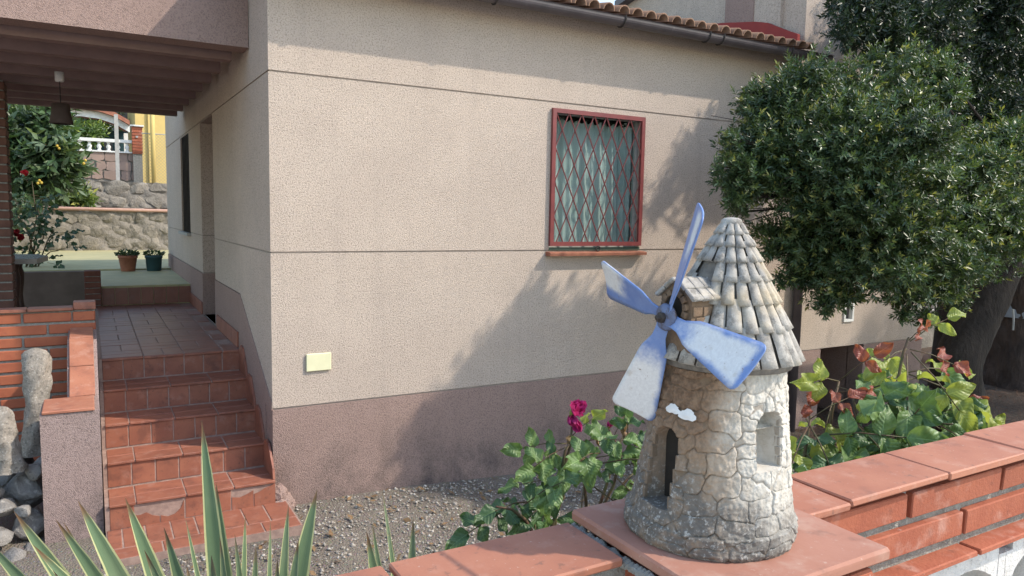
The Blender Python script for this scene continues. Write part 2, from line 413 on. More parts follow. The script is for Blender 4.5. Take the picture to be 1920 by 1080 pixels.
# ------------------------------------------------------------------ house
def wallrects(u0, u1, z0, z1, holes):
    us = sorted({u0, u1} | {h[0] for h in holes} | {h[1] for h in holes}); zs = sorted({z0, z1} | {h[2] for h in holes} | {h[3] for h in holes})
    us = [u for u in us if u0 <= u <= u1]; zs = [z for z in zs if z0 <= z <= z1]; out = []
    for a, b in zip(us, us[1:]):
        run = None
        for c, d in zip(zs, zs[1:]):
            mu, mz = (a + b) / 2, (c + d) / 2
            if any(h[0] < mu < h[1] and h[2] < mz < h[3] for h in holes):
                if run: out.append((a, b, *run)); run = None
            else: run = (run[0], d) if run else (c, d)
        if run: out.append((a, b, *run))
    return out
HX0, HX1, HY = 1.03, 8.42, 5.0
house = thing('house', 'beige roughcast house with plum plinth, porch and grilled red window', 'house', (1.03, 5.0, -2.0))
WIN = (3.205, 4.13, -.262, .845); CEL = (6.62, 7.34, -2.6, -1.335); VENT = (6.955, 7.115, -1.065, -.86)
GR = (.898, -.276, -1.333); g = .006
bands = [(GR[0] + g, 1.62), (GR[1] + g, GR[0] - g), (GR[2] + g, GR[1] - g)]
SW = (9.40, 10.28, -.28, .88); DOOR = (7.5, 8.38, -1.114, .89)
for z0, z1 in bands:
    m = MB()
    for r in wallrects(HX0, HX1, z0, z1, [h for h in (WIN, VENT)]): m.box(r[0], r[1], HY, HY + .2, r[2], r[3])
    m.build('wall', m_wall, house)
    m = MB()
    for r in wallrects(HY + .2, 12.3, max(z0, -.664) if z0 < -.7 else z0, z1, [SW, DOOR]): m.box(HX0, HX0 + .2, r[0], r[1], r[2], r[3])
    m.build('wall', m_side, house)
m = MB()
grow = lambda h: (h[0] - .004, h[1] + .004, h[2] - .004, h[3] + .004)
for r in wallrects(HX0 + .008, HX1 - .014, -2.6, 1.62, [grow(WIN), grow(CEL), grow(VENT)]): m.box(r[0], r[1], HY + .008, HY + .19, r[2], r[3])
for r in wallrects(HY + .19, 12.28, -2.6, 1.62, [grow(SW), grow(DOOR)]): m.box(HX0 + .008, HX0 + .19, r[0], r[1], r[2], r[3])
m.box(HX0 + .014, HX1 - .014, 12.1, 12.28, -2.6, 1.62); m.box(HX1 - .2, HX1 - .014, 5.19, 12.1, -2.6, 1.62)
m.build('wall_core', m_joint, house)
m = MB(); m.box(HX1 - .014, HX1, 5.2, 12.3, -2.6, 1.62); m.box(HX0 + .2, HX1 - .014, 12.28, 12.3, -2.6, 1.62); m.build('wall', m_wall, house)
m = MB()
for r in wallrects(HX0, HX1, -2.6, GR[2] - g, [CEL]): m.box(r[0], r[1], HY - .002, HY + .2, r[2], r[3])
m.build('plinth', m_plinth, house)
m = MB(); m.prism([(5.202, -2.6), (5.202, -1.18), (6.15, -.672), (7.5, -.672), (7.5, -2.6)], 'x', HX0 - .006, HX0 + .2)
m.prism([(5.004, -1.34), (5.004, -1.285), (5.202, -1.18), (5.202, -1.34)], 'x', HX0 - .006, HX0 + .012)
m.build('plinth', m_plum, house)
# the strip of wall between the sloping plinth top and the lower band edge
m = MB(); m.prism([(5.2, GR[2] + g), (5.2, -.664), (6.15, -.664), (6.15, -.68)], 'x', HX0 + .0, HX0 + .1); m.build('wall', m_side, house)
m = MB(); m.box(HX0 - .006, HX0 + .2, 8.38, 12.3, -2.6, -.68); m.build('plinth', m_plum, house)
# cellar recess and its door
m = MB(); m.box(CEL[0] - .1, CEL[1] + .1, 5.6, 5.7, -2.6, -1.2); m.box(CEL[1], CEL[1] + .05, 5.19, 5.6, -2.6, -1.3); m.box(CEL[0] - .05, CEL[0], 5.19, 5.6, -2.6, -1.3); m.box(CEL[0] - .05, CEL[1] + .05, 5.19, 5.6, -1.335, -1.3)
m.build('cellar_recess', m_plum, house)
m = MB(); m.box(CEL[0] + .02, CEL[0] + .3, 5.5, 5.56, -2.6, -1.36); m.build('cellar_door', m_black, house)
# side doorway
m = MB(); m.box(1.30, 1.34, 7.503, 8.377, -1.114, .887); d = m.build('door', m_joist, house)
m = MB(); m.bar((1.27, 7.62, -.15), (1.27, 7.74, -.15), .02); m.bar((1.30, 7.62, -.15), (1.27, 7.62, -.15), .016); m.build('handle', m_iron, d)
m = MB(); m.box(1.232, 1.4, 7.4, 7.5, -1.2, 1.0); m.box(1.232, 1.4, 8.38, 8.5, -1.2, 1.0); m.box(1.232, 1.4, 7.502, 8.378, .89, 1.0); m.box(HX0 + .01, 1.4, 7.505, 8.375, -1.2, -1.118); m.build('door_reveal', m_side, house)
# side window
m = MB(); m.box(1.13, 1.15, SW[0], SW[1], SW[2], SW[3]); sw = m.build('window', m_darkglass, house)
m = MB()
for a, b, c, d_ in ((SW[0], SW[0] + .05, SW[2], SW[3]), (SW[1] - .05, SW[1], SW[2], SW[3]), (SW[0] + .05, SW[1] - .05, SW[2], SW[2] + .05), (SW[0] + .05, SW[1] - .05, SW[3] - .05, SW[3])): m.box(1.06, 1.12, a, b, c, d_)
m.build('frame', m_wood, sw)
for k in range(1, 6):
    m = MB(); y = SW[0] + k * (SW[1] - SW[0]) / 6; m.bar((1.04, y, SW[2]), (1.04, y, SW[3]), .014); m.build('grille_bar', m_iron, sw)
m = MB(); m.box(.985, 1.06, SW[0] - .04, SW[1] + .04, SW[2] - .035, SW[2] - .002); m.build('sill', m_conc, sw)
# vent
m = MB()
for a, b, c, d_ in ((VENT[0], VENT[0] + .025, VENT[2], VENT[3]), (VENT[1] - .025, VENT[1], VENT[2], VENT[3]), (VENT[0] + .025, VENT[1] - .025, VENT[2], VENT[2] + .025), (VENT[0] + .025, VENT[1] - .025, VENT[3] - .025, VENT[3])): m.box(a, b, 4.985, 5.04, c, d_)
vt = m.build('vent', m_white, house)
m = MB(); m.box(VENT[0] + .025, VENT[1] - .025, 5.03, 5.04, VENT[2] + .025, VENT[3] - .025); m.build('mesh', m_gutter, vt)
# utility cover plate
m = inst('cover_plate', chbox(.172, .016, .122, .004, m_plate, 0, 3, 'cover_plate'), house, (1.341, 4.990, -1.032), (0, 0, 0))

# ---- front window with welded diamond grille
win = MB()
x0, x1, z0, z1 = WIN
fw = .03
for a, b, c, d_ in ((x0, x0 + fw, z0, z1), (x1 - fw, x1, z0, z1), (x0 + fw, x1 - fw, z0, z0 + fw), (x0 + fw, x1 - fw, z1 - fw, z1)): win.box(a, b, 5.05, 5.09, c, d_)
win = win.build('window', m_conc, house)
m = MB(); m.box(x0 + fw, (x0 + x1) / 2 - .001, 5.068, 5.072, z0 + fw, z1 - fw); m.build('pane', m_glass, win)
m = MB(); m.box((x0 + x1) / 2 + .001, x1 - fw, 5.068, 5.072, z0 + fw, z1 - fw); m.build('pane', m_glass, win)
def curtain(xa, xb, seed):
    r = random.Random(seed); n = 70; ph = [r.uniform(0, 6.28) for _ in range(4)]; V = []
    for j in range(13):
        q = j / 12
        for i in range(n + 1):
            u = i / n
            y = 5.125 + .013 * math.sin(u * 19 + ph[0] + .5 * math.sin(q * 3 + ph[1])) + .008 * math.sin(u * 43 + ph[2] + q) + .006 * math.sin(u * 7 + q * 4 + ph[3])
            V.append((xa + (xb - xa) * u, y, z0 + .02 + (z1 - z0 - .085) * q - (.012 * math.cos(u * 40) if j == 12 else 0)))
    F = [(j * (n + 1) + i, j * (n + 1) + i + 1, (j + 1) * (n + 1) + i + 1, (j + 1) * (n + 1) + i) for j in range(12) for i in range(n)]
    m = MB(); m.add(V, F); return m.build('curtain', m_cloth, win, True)
curtain(x0 + .0, (x0 + x1) / 2 + .01, 1); curtain((x0 + x1) / 2 - .012, x1 - .012, 2)
m = MB(); m.box(x0 - .6, x1 + .9, 5.6, 5.62, z0 - .1, z1 + .45); m.box(x0 - .6, x1 + .9, 5.192, 5.6, z1 + .45, z1 + .47); m.box(x1 + .88, x1 + .9, 5.192, 5.6, z0 - .1, z1 + .45); m.build('room_back', m_net, win)
# grille: frame and bars
GX0, GX1, GZ0, GZ1 = x0 - .005, x1 + .005, z0 + .022, z1 + .004
gf = MB(); t_ = .034
for a, b, c, d_ in ((GX0, GX0 + t_, GZ0, GZ1), (GX1 - t_, GX1, GZ0, GZ1), (GX0 + t_, GX1 - t_, GZ0, GZ0 + t_), (GX0 + t_, GX1 - t_, GZ1 - t_, GZ1)): gf.box(a, b, 4.972, 4.998, c, d_)
grille = gf.build('grille', m_red, win)
gx0, gx1, gz0, gz1 = GX0 + t_, GX1 - t_, GZ0 + t_, GZ1 - t_
wd, hd = (gx1 - gx0) / 7.0, .274
sl_ = hd / wd
for sgn in (1, -1):
    for k in range(-6, 14):
        xa = gx0 + k * wd; pts = []
        # line z = gz1 - sgn*sl*(x - xa)
        for xq in (gx0, gx1):
            zq = gz1 - sgn * sl_ * (xq - xa)
            if gz0 <= zq <= gz1: pts.append((xq, zq))
        for zq in (gz0, gz1):
            xq = xa + (gz1 - zq) / (sgn * sl_)
            if gx0 < xq < gx1: pts.append((xq, zq))
        if len(pts) >= 2 and abs(pts[0][0] - pts[1][0]) > .01:
            m = MB(); m.tube([(pts[0][0], 4.984 - sgn * .0045, pts[0][1]), (pts[1][0], 4.984 - sgn * .0045, pts[1][1])], .0052, 6); m.build('grille_bar', m_red, grille)
m = MB(); m.tube([(3.67 + .02 * math.cos(a), 4.965, -.262 + .02 * math.sin(a)) for a in np.linspace(0, 2 * PI, 13)], .006, 6, cap=False); m.build('latch_ring', m_iron, grille)
m = MB(); m.box(x0, x1, 4.99, 5.1, z0 - .012, z0 + .008); m.build('frame_rail', plain('green_painted_rail', (.06, .10, .075), (.05, .08, .06), 10, rough=.5), win)
m = MB(); m.prism([(4.925, -.318), (4.922, -.296), (4.935, -.290), (5.12, -.276), (5.12, -.318)], 'x', x0 - .03, x1 + .03); m.build('sill', m_sill, win)

# ---- roof, tiles, gutter, downpipe
roof = MB(); EY, EZ, SL = 4.79, 1.598, .26
roof.prism([(EY + .02, EZ - .07), (EY + .02, EZ - .012), (8.6, EZ + (8.6 - EY) * SL), (12.5, EZ - .012), (12.5, EZ - .07), (8.6, EZ - .07 + (8.6 - EY) * SL)], 'x', .88, 6.085)
roof = roof.build('roof', m_joint, house)
m = MB(); m.prism([(5.0, 1.622), (5.0, 1.63), (8.6, 2.52), (12.3, 1.63), (12.3, 1.622)], 'x', HX0, 6.08); m.build('gable', m_side, house)
def tile_mesh(r0, r1, L, th=.014, n=8):
    m = MB(); vs = []
    for (yy, r) in ((0, r0), (L, r1)):
        for rr in (r, r - th):
            for k in range(n + 1):
                a = PI * k / n; vs.append((rr * math.cos(a), yy, rr * math.sin(a)))
    N = n + 1; fs = []
    for k in range(n):
        fs += [(k, k + 1, 2 * N + k + 1, 2 * N + k), (N + k, 3 * N + k, 3 * N + k + 1, N + k + 1), (k, N + k, N + k + 1, k + 1), (2 * N + k, 2 * N + k + 1, 3 * N + k + 1, 3 * N + k)]
    m.add(vs, fs); return m.mesh('roof_tile', m_tile, True)
tm = tile_mesh(.058, .048, .44, .012)
ang = math.atan(SL)
k = 0; X = .93
while X < 6.0:
    for c in range(3):
        yy = EY - .015 + c * .36 + random.uniform(-.012, .012)
        inst('roof_tile', tm, roof, (X + random.uniform(-.008, .008), yy, EZ - .004 + (yy - EY) * SL + .016 * (c > -1)), (ang - .035, 0, random.uniform(-.03, .03)))
    X += .139
gut = MB(); GYc, GZt, GR_ = 4.768, 1.553, .058
pr = [(GYc + GR_ * math.cos(a), GZt + GR_ * math.sin(a) * 1.0) for a in np.linspace(PI, 2 * PI, 13)]
pr = [(pr[0][0] - .008, GZt + .008)] + pr + [(GYc + GR_ - .004, GZt)] + [(GYc + (GR_ - .004) * math.cos(a), GZt + (GR_ - .004) * math.sin(a)) for a in np.linspace(2 * PI, PI, 13)][1:]
gut.prism(pr, 'x', .86, 6.16)
gut = gut.build('gutter', m_gutter, house)
for X in (1.5, 2.55, 3.68, 4.58, 4.74, 5.6):
    m = MB(); m.tube([(X, GYc + (GR_ + .005) * math.cos(a), GZt + (GR_ + .005) * math.sin(a)) for a in np.linspace(PI - .25, 2 * PI + .1, 9)], .007, 5); m.build('bracket', m_iron, gut)
m = MB(); m.tube([(6.16, GYc, GZt - .05), (6.16, 4.80, 1.38), (6.16, 4.95, 1.18), (6.16, 4.95, -2.2)], .045, 12); dp = m.build('downpipe', m_gutter, house, True)
for z in (.9, -.3, -1.4):
    m = MB(); m.lathe((6.16, 4.95, z), [(.05, 0), (.052, .03), (.05, .03)], 12); m.box(6.15, 6.17, 4.98, 5.01, z + .005, z + .025); m.build('pipe_clip', m_iron, dp)

# ---- porch
m = MB(); m.box(-3.2, HX0 - .004, 5.63, 5.84, 1.152, 2.05); m.build('porch_beam', m_plum, house)
for i in range(8):
    y = 5.935 + .55 * i
    m = MB(); m.box(-3.2, .965 + random.uniform(-.01, .01), y, y + .11, 1.108, 1.25); m.build('joist', m_joist, house)
m = MB(); m.box(-3.2, HX0, 5.84, 9.95, 1.252, 1.4); m.build('porch_ceiling', m_ceil, house)

# ------------------------------------------------------------------ landing floor, staircase
land = MB(); land.box(.02, HX0 - .009, 6.158, 9.5, -2.2, -1.119); land = setting(land.build('landing_floor', m_grout))
def tiles(w_, d_, t, mat, n=3, b=.0025, jit=.0006, name='tile'): return [chbox(w_ - .006, d_ - .006, t, b, mat, jit, 17 * s + int(w_ * 1000), name) for s in range(n)]
tA = tiles(.14, .28, .014, m_floor, name='floor_tile'); tB = tiles(.28, .14, .014, m_floor, name='floor_tile')
for iy in range(12):
    for ix in range(4):
        cx, cy = .045 + .28 * ix, 6.142 + .28 * iy
        for h in range(2):
            if (ix + iy) % 2: px_, py_, ms = cx + .07 + .14 * h, cy + .14, tA
            else: px_, py_, ms = cx + .14, cy + .07 + .14 * h, tB
            if px_ > .97: continue
            if ix == 3:
                if h or py_ > 9.4: continue
                inst('floor_tile', random.choice(tA), land, (.952, cy + .14, -1.121 + random.uniform(-.0008, .0008)), (0, 0, random.uniform(-.004, .004)), (.86, 1, 1)); continue
            if py_ > 9.44: continue
            inst('floor_tile', random.choice(ms), land, (px_, py_, -1.121 + random.uniform(-.0008, .0008)), (random.uniform(-.002, .002), 0, random.uniform(-.006, .006)))
stairs = thing('staircase', 'terracotta tiled staircase of five steps beside the house corner', 'staircase', (.5, 4.7, -2.0))
NY = [6.14 - .3125 * i for i in range(5)]; NZ = [-1.114 - .1675 * i for i in range(5)] + [-1.945]
SX0, SX1 = .045, 1.022
core = MB()
for i in range(5):
    core.box(SX0 - .02, SX1 - .002, NY[i] + .0045, (NY[i - 1] if i else 6.14) + .012, -2.3, NZ[i] - .0045)
core.build('core', m_grout, stairs)
trd = {}
def tmesh(w_, d_, t, mat, name):
    k = (round(w_, 3), round(d_, 3), t, name)
    if k not in trd: trd[k] = chbox(w_ - .008, d_ - .006, t, .003, mat, .0008, len(trd) * 3 + 1, name)
    return trd[k]
rw = (SX1 - SX0) / 7
for i in range(5):
    hgt = NZ[i] - NZ[i + 1] - .022
    for k in range(7):
        if i == 4 and k in (1, 2, 5, 6): continue
        inst('riser_tile', tmesh(rw, .020, hgt, m_step, 'riser_tile'), stairs, (SX0 + rw * (k + .5), NY[i] + .008 + random.uniform(-.0015, .0015), NZ[i] - .02 - hgt / 2 + .003), (random.uniform(-.012, .012), 0, random.uniform(-.006, .006)))
    if i == 0:
        for k in range(4):
            a = SX0 + .28 * k; b = min(a + .28, SX1)
            inst('tread_tile', tmesh(b - a, .05, .016, m_step, 'tread_tile'), stairs, ((a + b) / 2, NY[i] + .013, NZ[i] - .012), (0, 0, 0))
        continue
    y = NY[i] - .014
    for row, dd in enumerate((.15, .162)):
        edges = [SX0, SX0 + .155 + random.uniform(-.01, .01)]
        while edges[-1] + .28 < SX1 - .05: edges.append(edges[-1] + .283)
        edges.append(SX1)
        if row == 0: keep = edges
        for a, b in zip(keep, keep[1:]):
            inst('tread_tile', tmesh(b - a, dd, .016, m_step, 'tread_tile'), stairs, ((a + b) / 2, y + dd / 2, NZ[i] - .008 + random.uniform(-.001, .001)), (random.uniform(-.006, .006), random.uniform(-.003, .003), random.uniform(-.004, .004)))
        y += dd
# chipped tiles on the lowest riser
def chipped(k, prof):
    zb = NZ[5] + .003; H = NZ[4] - .02 - zb; a = SX0 + rw * k + .003; wv = rw - .006
    poly = [(a, zb)] + [(a + wv * u, zb + H * h) for u, h in prof] + [(a + wv, zb)]
    m = MB(); m.prism(poly, 'y', NY[4] + .001, NY[4] + .015); m.build('riser_tile', m_step, stairs)
chipped(1, [(0, .52), (.2, .50), (.45, .58), (.7, .40), (1, .30)]); chipped(2, [(0, .33), (.3, .22), (.6, .30), (.85, .52), (1, .88)])
chipped(5, [(0, .62), (.35, .55), (.7, .66), (1, .80)]); chipped(6, [(0, .62), (.2, .66), (.5, .82), (.75, .88), (1, 1.0)])
# bottom slab
sb = MB(); sb.box(.028, 1.096, 4.467, 4.90, -2.2, -1.9455); sb.build('slab_core', m_grout, stairs)
edges = [.03, .11, .235, .375, .515, .655, .795, .935, 1.09]
for a, b in zip(edges, edges[1:]):
    inst('slab_tile', tmesh(b - a, .29, .02, m_step, 'slab_tile'), stairs, ((a + b) / 2, 4.755, -1.952 + random.uniform(-.001, .001)))
for a, b in zip([.03, .31, .59, .87], [.31, .59, .87, 1.09]):
    inst('slab_tile', tmesh(b - a, .145, .02, m_step, 'slab_tile'), stairs, ((a + b) / 2, 4.537, -1.952 + random.uniform(-.001, .001)))
# stepped skirting on the house side
for i in range(1, 5):
    m = MB(); y0_, y1_ = NY[i] + .01, NY[i - 1] + .03; z = NZ[i]
    m.prism([(y0_, z + .002), (y0_ + .02, z + .07), (y0_ + .15, z + .205), (y1_ - .10, z + .215), (y1_ - .02, z + .165), (y1_ - .02, z + .002)], 'x', HX0 - .022, HX0 - .008); m.build('skirting_tile', m_step, stairs)
for y in np.arange(6.22, 7.3, .28):
    m = MB(); m.box(HX0 - .02, HX0 - .008, y + .003, min(y + .277, 7.48), -1.112, -.985); m.build('skirting_tile', m_step, stairs)
for y in np.arange(8.40, 9.4, .28):
    m = MB(); m.box(HX0 - .02, HX0 - .008, y + .003, min(y + .277, 9.48), -1.112, -.985); m.build('skirting_tile', m_step, stairs)
m = MB()
lump = [(1.05, 4.95, -1.90, .06), (1.08, 4.96, -1.96, .065), (1.11, 4.97, -2.01, .06), (1.05, 4.93, -1.99, .07)]
bm = bmesh.new()
for x, y, z, r in lump:
    bmesh.ops.create_icosphere(bm, subdivisions=3, radius=r, matrix=Matrix.Translation((x, y, z)))
for v in bm.verts: v.co += Vector(rng.normal(0, .004, 3))
me = bpy.data.meshes.new('mortar_lump'); bm.to_mesh(me); bm.free(); me.materials.append(m_plum); link(bpy.data.objects.new('mortar_lump', me), stairs)

# ------------------------------------------------------------------ stair parapet
par = thing('stair_parapet', 'pink roughcast stair parapet with sloping terracotta coping', 'parapet', (-.12, 5.0, -2.0))
m = MB(); m.box(-.285, .018, 4.93, 5.25, -2.2, -1.2); m.prism([(5.25, -2.2), (5.25, -1.2), (5.75, -.905), (6.105, -.885), (6.105, -2.2)], 'x', -.155, .018)
body = m.build('body', m_pinkr, par)
inst('coping_tile', chbox(.268, .33, .02, .004, m_cap, .001, 5, 'coping_tile'), par, (-.142, 5.085, -1.189))
def slopetile(y0_, z0_, y1_, z1_):
    L = math.hypot(y1_ - y0_, z1_ - z0_)
    inst('coping_tile', chbox(.142, L - .006, .02, .004, m_cap, .001, int(y0_ * 100), 'coping_tile'), par, (-.074, (y0_ + y1_) / 2, (z0_ + z1_) / 2), (math.atan2(z1_ - z0_, y1_ - y0_), 0, 0))
slopetile(5.255, -1.185, 5.505, -1.04); slopetile(5.505, -1.04, 5.755, -.893); slopetile(5.76, -.892, 6.1, -.873)

# ------------------------------------------------------------------ orange brick planter wall
pw = thing('brick_planter_wall', 'orange brick low wall with raked joints behind the standing stones', 'wall', (-.6, 6.18, -2.0))
m = MB(); m.box(-2.2, .012, 6.135, 6.25, -2.2, -.742); m.build('mortar', m_mortar, pw)
bmA = [chbox(.29, .115, .066, .004, m_brick2, .0012, s, 'brick') for s in range(5)]
for r in range(13):
    x = .018 - (.0 if r % 2 else .15)
    zc = -.742 - .010 - .043 - .086 * r + .008
    if r % 2 == 0: inst('brick', chbox(.142, .115, .066, .004, m_brick2, .001, 40 + r, 'brick'), pw, (.018 - .073, 6.178, zc))
    while x > -2.2:
        inst('brick', random.choice(bmA), pw, (x - .147, 6.178 + random.uniform(-.002, .002), zc + random.uniform(-.002, .002)), (random.uniform(-.01, .01), random.uniform(-.006, .006), random.choice((0, PI)))); x -= .305
for k in range(8):
    inst('coping_tile', chbox(.278, .15, .022, .004, m_step, .001, k, 'coping_tile'), pw, (-.12 - .141 - .282 * k, 6.18, -.732))
inst('coping_tile', chbox(.14, .14, .055, .005, m_step, .001, 77, 'coping_tile'), pw, (-.05, 6.18, -.712))

# ------------------------------------------------------------------ rocks at the left
def rock(name, mat, c, s, seed, parent=None, sub=3, rough=.16, rot=(0, 0, 0), cuts=7):
    r = random.Random(seed); bm = bmesh.new(); bmesh.ops.create_icosphere(bm, subdivisions=sub, radius=1)
    pl = [(nrm([r.gauss(0, 1) for _ in range(3)]), r.uniform(.5, .82)) for _ in range(cuts)]
    fr = [np.array([r.uniform(-3, 3) for _ in range(3)]) for _ in range(6)]; ph = [r.uniform(0, 6) for _ in range(6)]
    for v in bm.verts:
        p = np.array(v.co)
        for n_, d_ in pl:
            q = p @ n_
            if q > d_: p = p - n_ * (q - d_) * .9
        p = p * (1 + rough * sum(math.sin(f @ p + a) for f, a in zip(fr, ph)) / 4) + np.array([r.gauss(0, rough * .06) for _ in range(3)])
        v.co = p * np.array(s)
    me = bpy.data.meshes.new(name); bm.to_mesh(me); bm.free(); me.materials.append(mat)
    o = bpy.data.objects.new(name, me); link(o, parent, c); o.rotation_euler = rot; return o
def menhir(label, base, prof, seed, bend=0.0):
    """prof: (height, half width x, half width y, shift x)"""
    r = random.Random(seed); n = 28; V = []
    zs = np.linspace(0, 1, 34); P = np.array(prof)
    H = P[-1, 0]
    for q in zs:
        h = q * H; hx, hy, sx = (np.interp(h, P[:, 0], P[:, j]) for j in (1, 2, 3))
        for k in range(n):
            a = 2 * PI * k / n; wv = 1 + .05 * math.sin(3 * a + 9 * q + seed) + .06 * math.sin(5 * a - 14 * q) + .05 * math.sin(2 * a + 23 * q) + r.gauss(0, .03)
            V.append((sx + hx * wv * math.cos(a), hy * wv * math.sin(a), h + r.gauss(0, .002)))
    F = [(i * n + k, i * n + (k + 1) % n, (i + 1) * n + (k + 1) % n, (i + 1) * n + k) for i in range(33) for k in range(n)] + [tuple(33 * n + k for k in range(n))]
    m = MB(); m.add(V, F); o = m.build('standing_stone', m_menhir, None, True, base)
    return tag(o, label, 'stone', 'upright stones by the stair parapet')
menhir('tall rounded upright stone pillar in front of the orange brick wall', (-.325, 5.42, -1.56),
       [(0, .075, .08, -.02), (.15, .07, .075, -.01), (.3, .062, .07, 0), (.45, .075, .075, .01), (.58, .078, .075, .012), (.64, .068, .06, .01), (.668, .045, .04, .01), (.675, .012, .01, .01)], 3)
menhir('shorter pale upright stone cut by the left edge of the photo', (-.475, 5.12, -1.56),
       [(0, .075, .08, .03), (.12, .07, .08, .01), (.26, .062, .07, 0), (.35, .055, .06, -.005), (.385, .03, .035, -.005), (.39, .01, .01, -.005)], 8)
rub = thing('rubble_rockery', 'rugged grey rubble rocks piled left of the pink parapet', 'rockery', (-.6, 5.1, -2.0))
rr = random.Random(4)
spec = [(-.40, 5.20, -1.72, .15, .12, .13), (-.60, 5.12, -1.68, .14, .12, .12), (-.36, 5.06, -1.88, .10, .12, .10), (-.52, 4.98, -1.90, .13, .11, .09), (-.70, 5.0, -1.86, .13, .12, .11),
        (-.44, 4.86, -2.0, .12, .10, .07), (-.62, 4.80, -2.0, .12, .11, .08), (-.34, 4.92, -1.99, .08, .07, .07), (-.34, 5.16, -1.60, .06, .07, .07), (-.30, 5.30, -1.62, .07, .07, .10), (-.52, 5.30, -1.62, .12, .1, .10),
        (-.85, 5.1, -1.8, .16, .14, .16), (-1.1, 5.1, -1.8, .18, .14, .18), (-.8, 4.8, -2.0, .14, .12, .08), (-.42, 5.45, -1.75, .16, .12, .22), (-.75, 5.4, -1.7, .2, .12, .22), (-.48, 5.06, -1.76, .10, .08, .06), (-.58, 4.92, -1.80, .08, .07, .05), (-.39, 5.0, -1.78, .07, .06, .05)]
for k, (x, y, z, a, b, c) in enumerate(spec):
    rock('rock', m_rock, (x, y, z), (a, b, c), 50 + k, rub, 3, .22, (rr.uniform(-.4, .4), rr.uniform(-.4, .4), rr.uniform(0, 6)), 20)

# ================================================================== GARDEN WALL
gw = thing('garden_wall', 'terracotta capped garden wall of red brick over white lattice blocks', 'wall', (.76, .79, -1.58))
CT = -.450
m = MB(); m.box(.94, 4.6, .757, .835, -.622, -.4655); m.box(-2.2, .625, .757, .845, -.622, -.4655); m.build('mortar', m_mortar, gw)
m = MB(); m.box(.645, .893, .60, .842, -1.9, -.4535)
# rough mortar bead between left coping and pillar slab
m.build('pillar', m_mortar, gw)
bm = bmesh.new()
for y in np.arange(.60, .872, .008):
    bmesh.ops.create_icosphere(bm, subdivisions=1, radius=random.uniform(.007, .0105), matrix=Matrix.Translation((.6115 + random.uniform(-.003, .003), y, -.462 + random.uniform(-.003, .002))))
me = bpy.data.meshes.new('mortar_bead'); bm.to_mesh(me); bm.free(); me.materials.append(m_mortar); link(bpy.data.objects.new('mortar_bead', me), gw)
m_slab = plain('dusty_terracotta_slab', (.36, .175, .125), (.32, .145, .10), 8, rough=.75, bump=.15, bscale=200, bdist=.002, spots=(((.42, .28, .22), 12, .5, .72, .6), ((.17, .10, .08), 16, .56, .72, .55), ((.5, .40, .34), 90, .62, .72, .4)))
inst('pillar_slab', chbox(.311, .308, .018, .0035, m_slab, .0008, 9, 'pillar_slab'), gw, (.7665, .7213, -.444))
# pillar bricks, two courses under the slab (mostly hidden)
for r in range(6):
    zc = -.49 - .064 * r
    for (x, y, a) in ((.695, .603, 0), (.843, .603, 0), (.648, .66, PI / 2), (.648, .79, PI / 2), (.888, .66, PI / 2)):
        inst('brick', chbox(.135 if a == 0 else .118, .05, .05, .003, m_brick, .001, r, 'brick') if r == 0 and False else bpy.data.meshes.get('pbrick') or chbox(.126, .05, .05, .003, m_brick, .001, 5, 'pbrick'), gw, (x, y, zc), (0, 0, a))
# coping tiles
capR = [chbox(.2785, .132, .0135, .0026, m_cap, .0014, s, 'coping_tile') for s in range(4)]
x = 1.0625
k = 0
while x < 4.4:
    inst('coping_tile', capR[k % 4], gw, (x + .1402, .792 + random.uniform(-.001, .001), -.4572 + random.uniform(-.0008, .0008)), (random.uniform(-.004, .004), random.uniform(-.003, .003), random.uniform(-.006, .006))); x += .2805; k += 1
inst('coping_tile', chbox(.135, .132, .0135, .0022, m_cap, .0008, 21, 'coping_tile'), gw, (.992, .790, -.4605))
x = .6035; k = 0
capL = [chbox(.2805, .132, .0135, .0025, m_cap, .0008, 30 + s, 'coping_tile') for s in range(4)]
while x > -2:
    inst('coping_tile', capL[k % 4], gw, (x - .1408, .8035 + random.uniform(-.001, .001), -.4572 + random.uniform(-.0006, .0006)), (0, 0, random.uniform(-.004, .004)))
    x -= .287 + (0 if k else .003); k += 1
# brick courses, bricks proud of raked mortar
bR = [chbox(.2925, .09, .0475, .0022, m_brick, .0012, 60 + s, 'brick') for s in range(6)]
for z0_, xs in ((-.5045, 1.2605), (-.5685, 1.4416)):
    x = xs - .305 * 2
    while x < 4.4:
        if x + .29 > .95:
            w_ = .2925
            inst('brick', random.choice(bR), gw, (x + .1463, .7895 + random.uniform(-.002, .002), z0_ + random.uniform(-.0015, .0015)), (random.uniform(-.015, .015), random.uniform(-.004, .004), random.uniform(-.006, .006)))
        x += .305
    x = .3 - (0 if z0_ > -.55 else .15)
    while x > -2.2:
        inst('brick', random.choice(bR), gw, (x + .1463, .803, z0_ + random.uniform(-.0015, .0015)), (0, 0, random.choice((0, PI)))); x -= .305
# projecting tile strip
x = 1.165 - .284 * 2
while x < 4.4:
    inst('ledge_tile', bpy.data.meshes.get('ledge_tile') or chbox(.2795, .145, .0115, .002, m_brick, .0008, 3, 'ledge_tile'), gw, (x + .14, .790, -.6215 + random.uniform(-.0012, .0012)), (random.uniform(-.006, .006), 0, random.uniform(-.008, .008))); x += .284
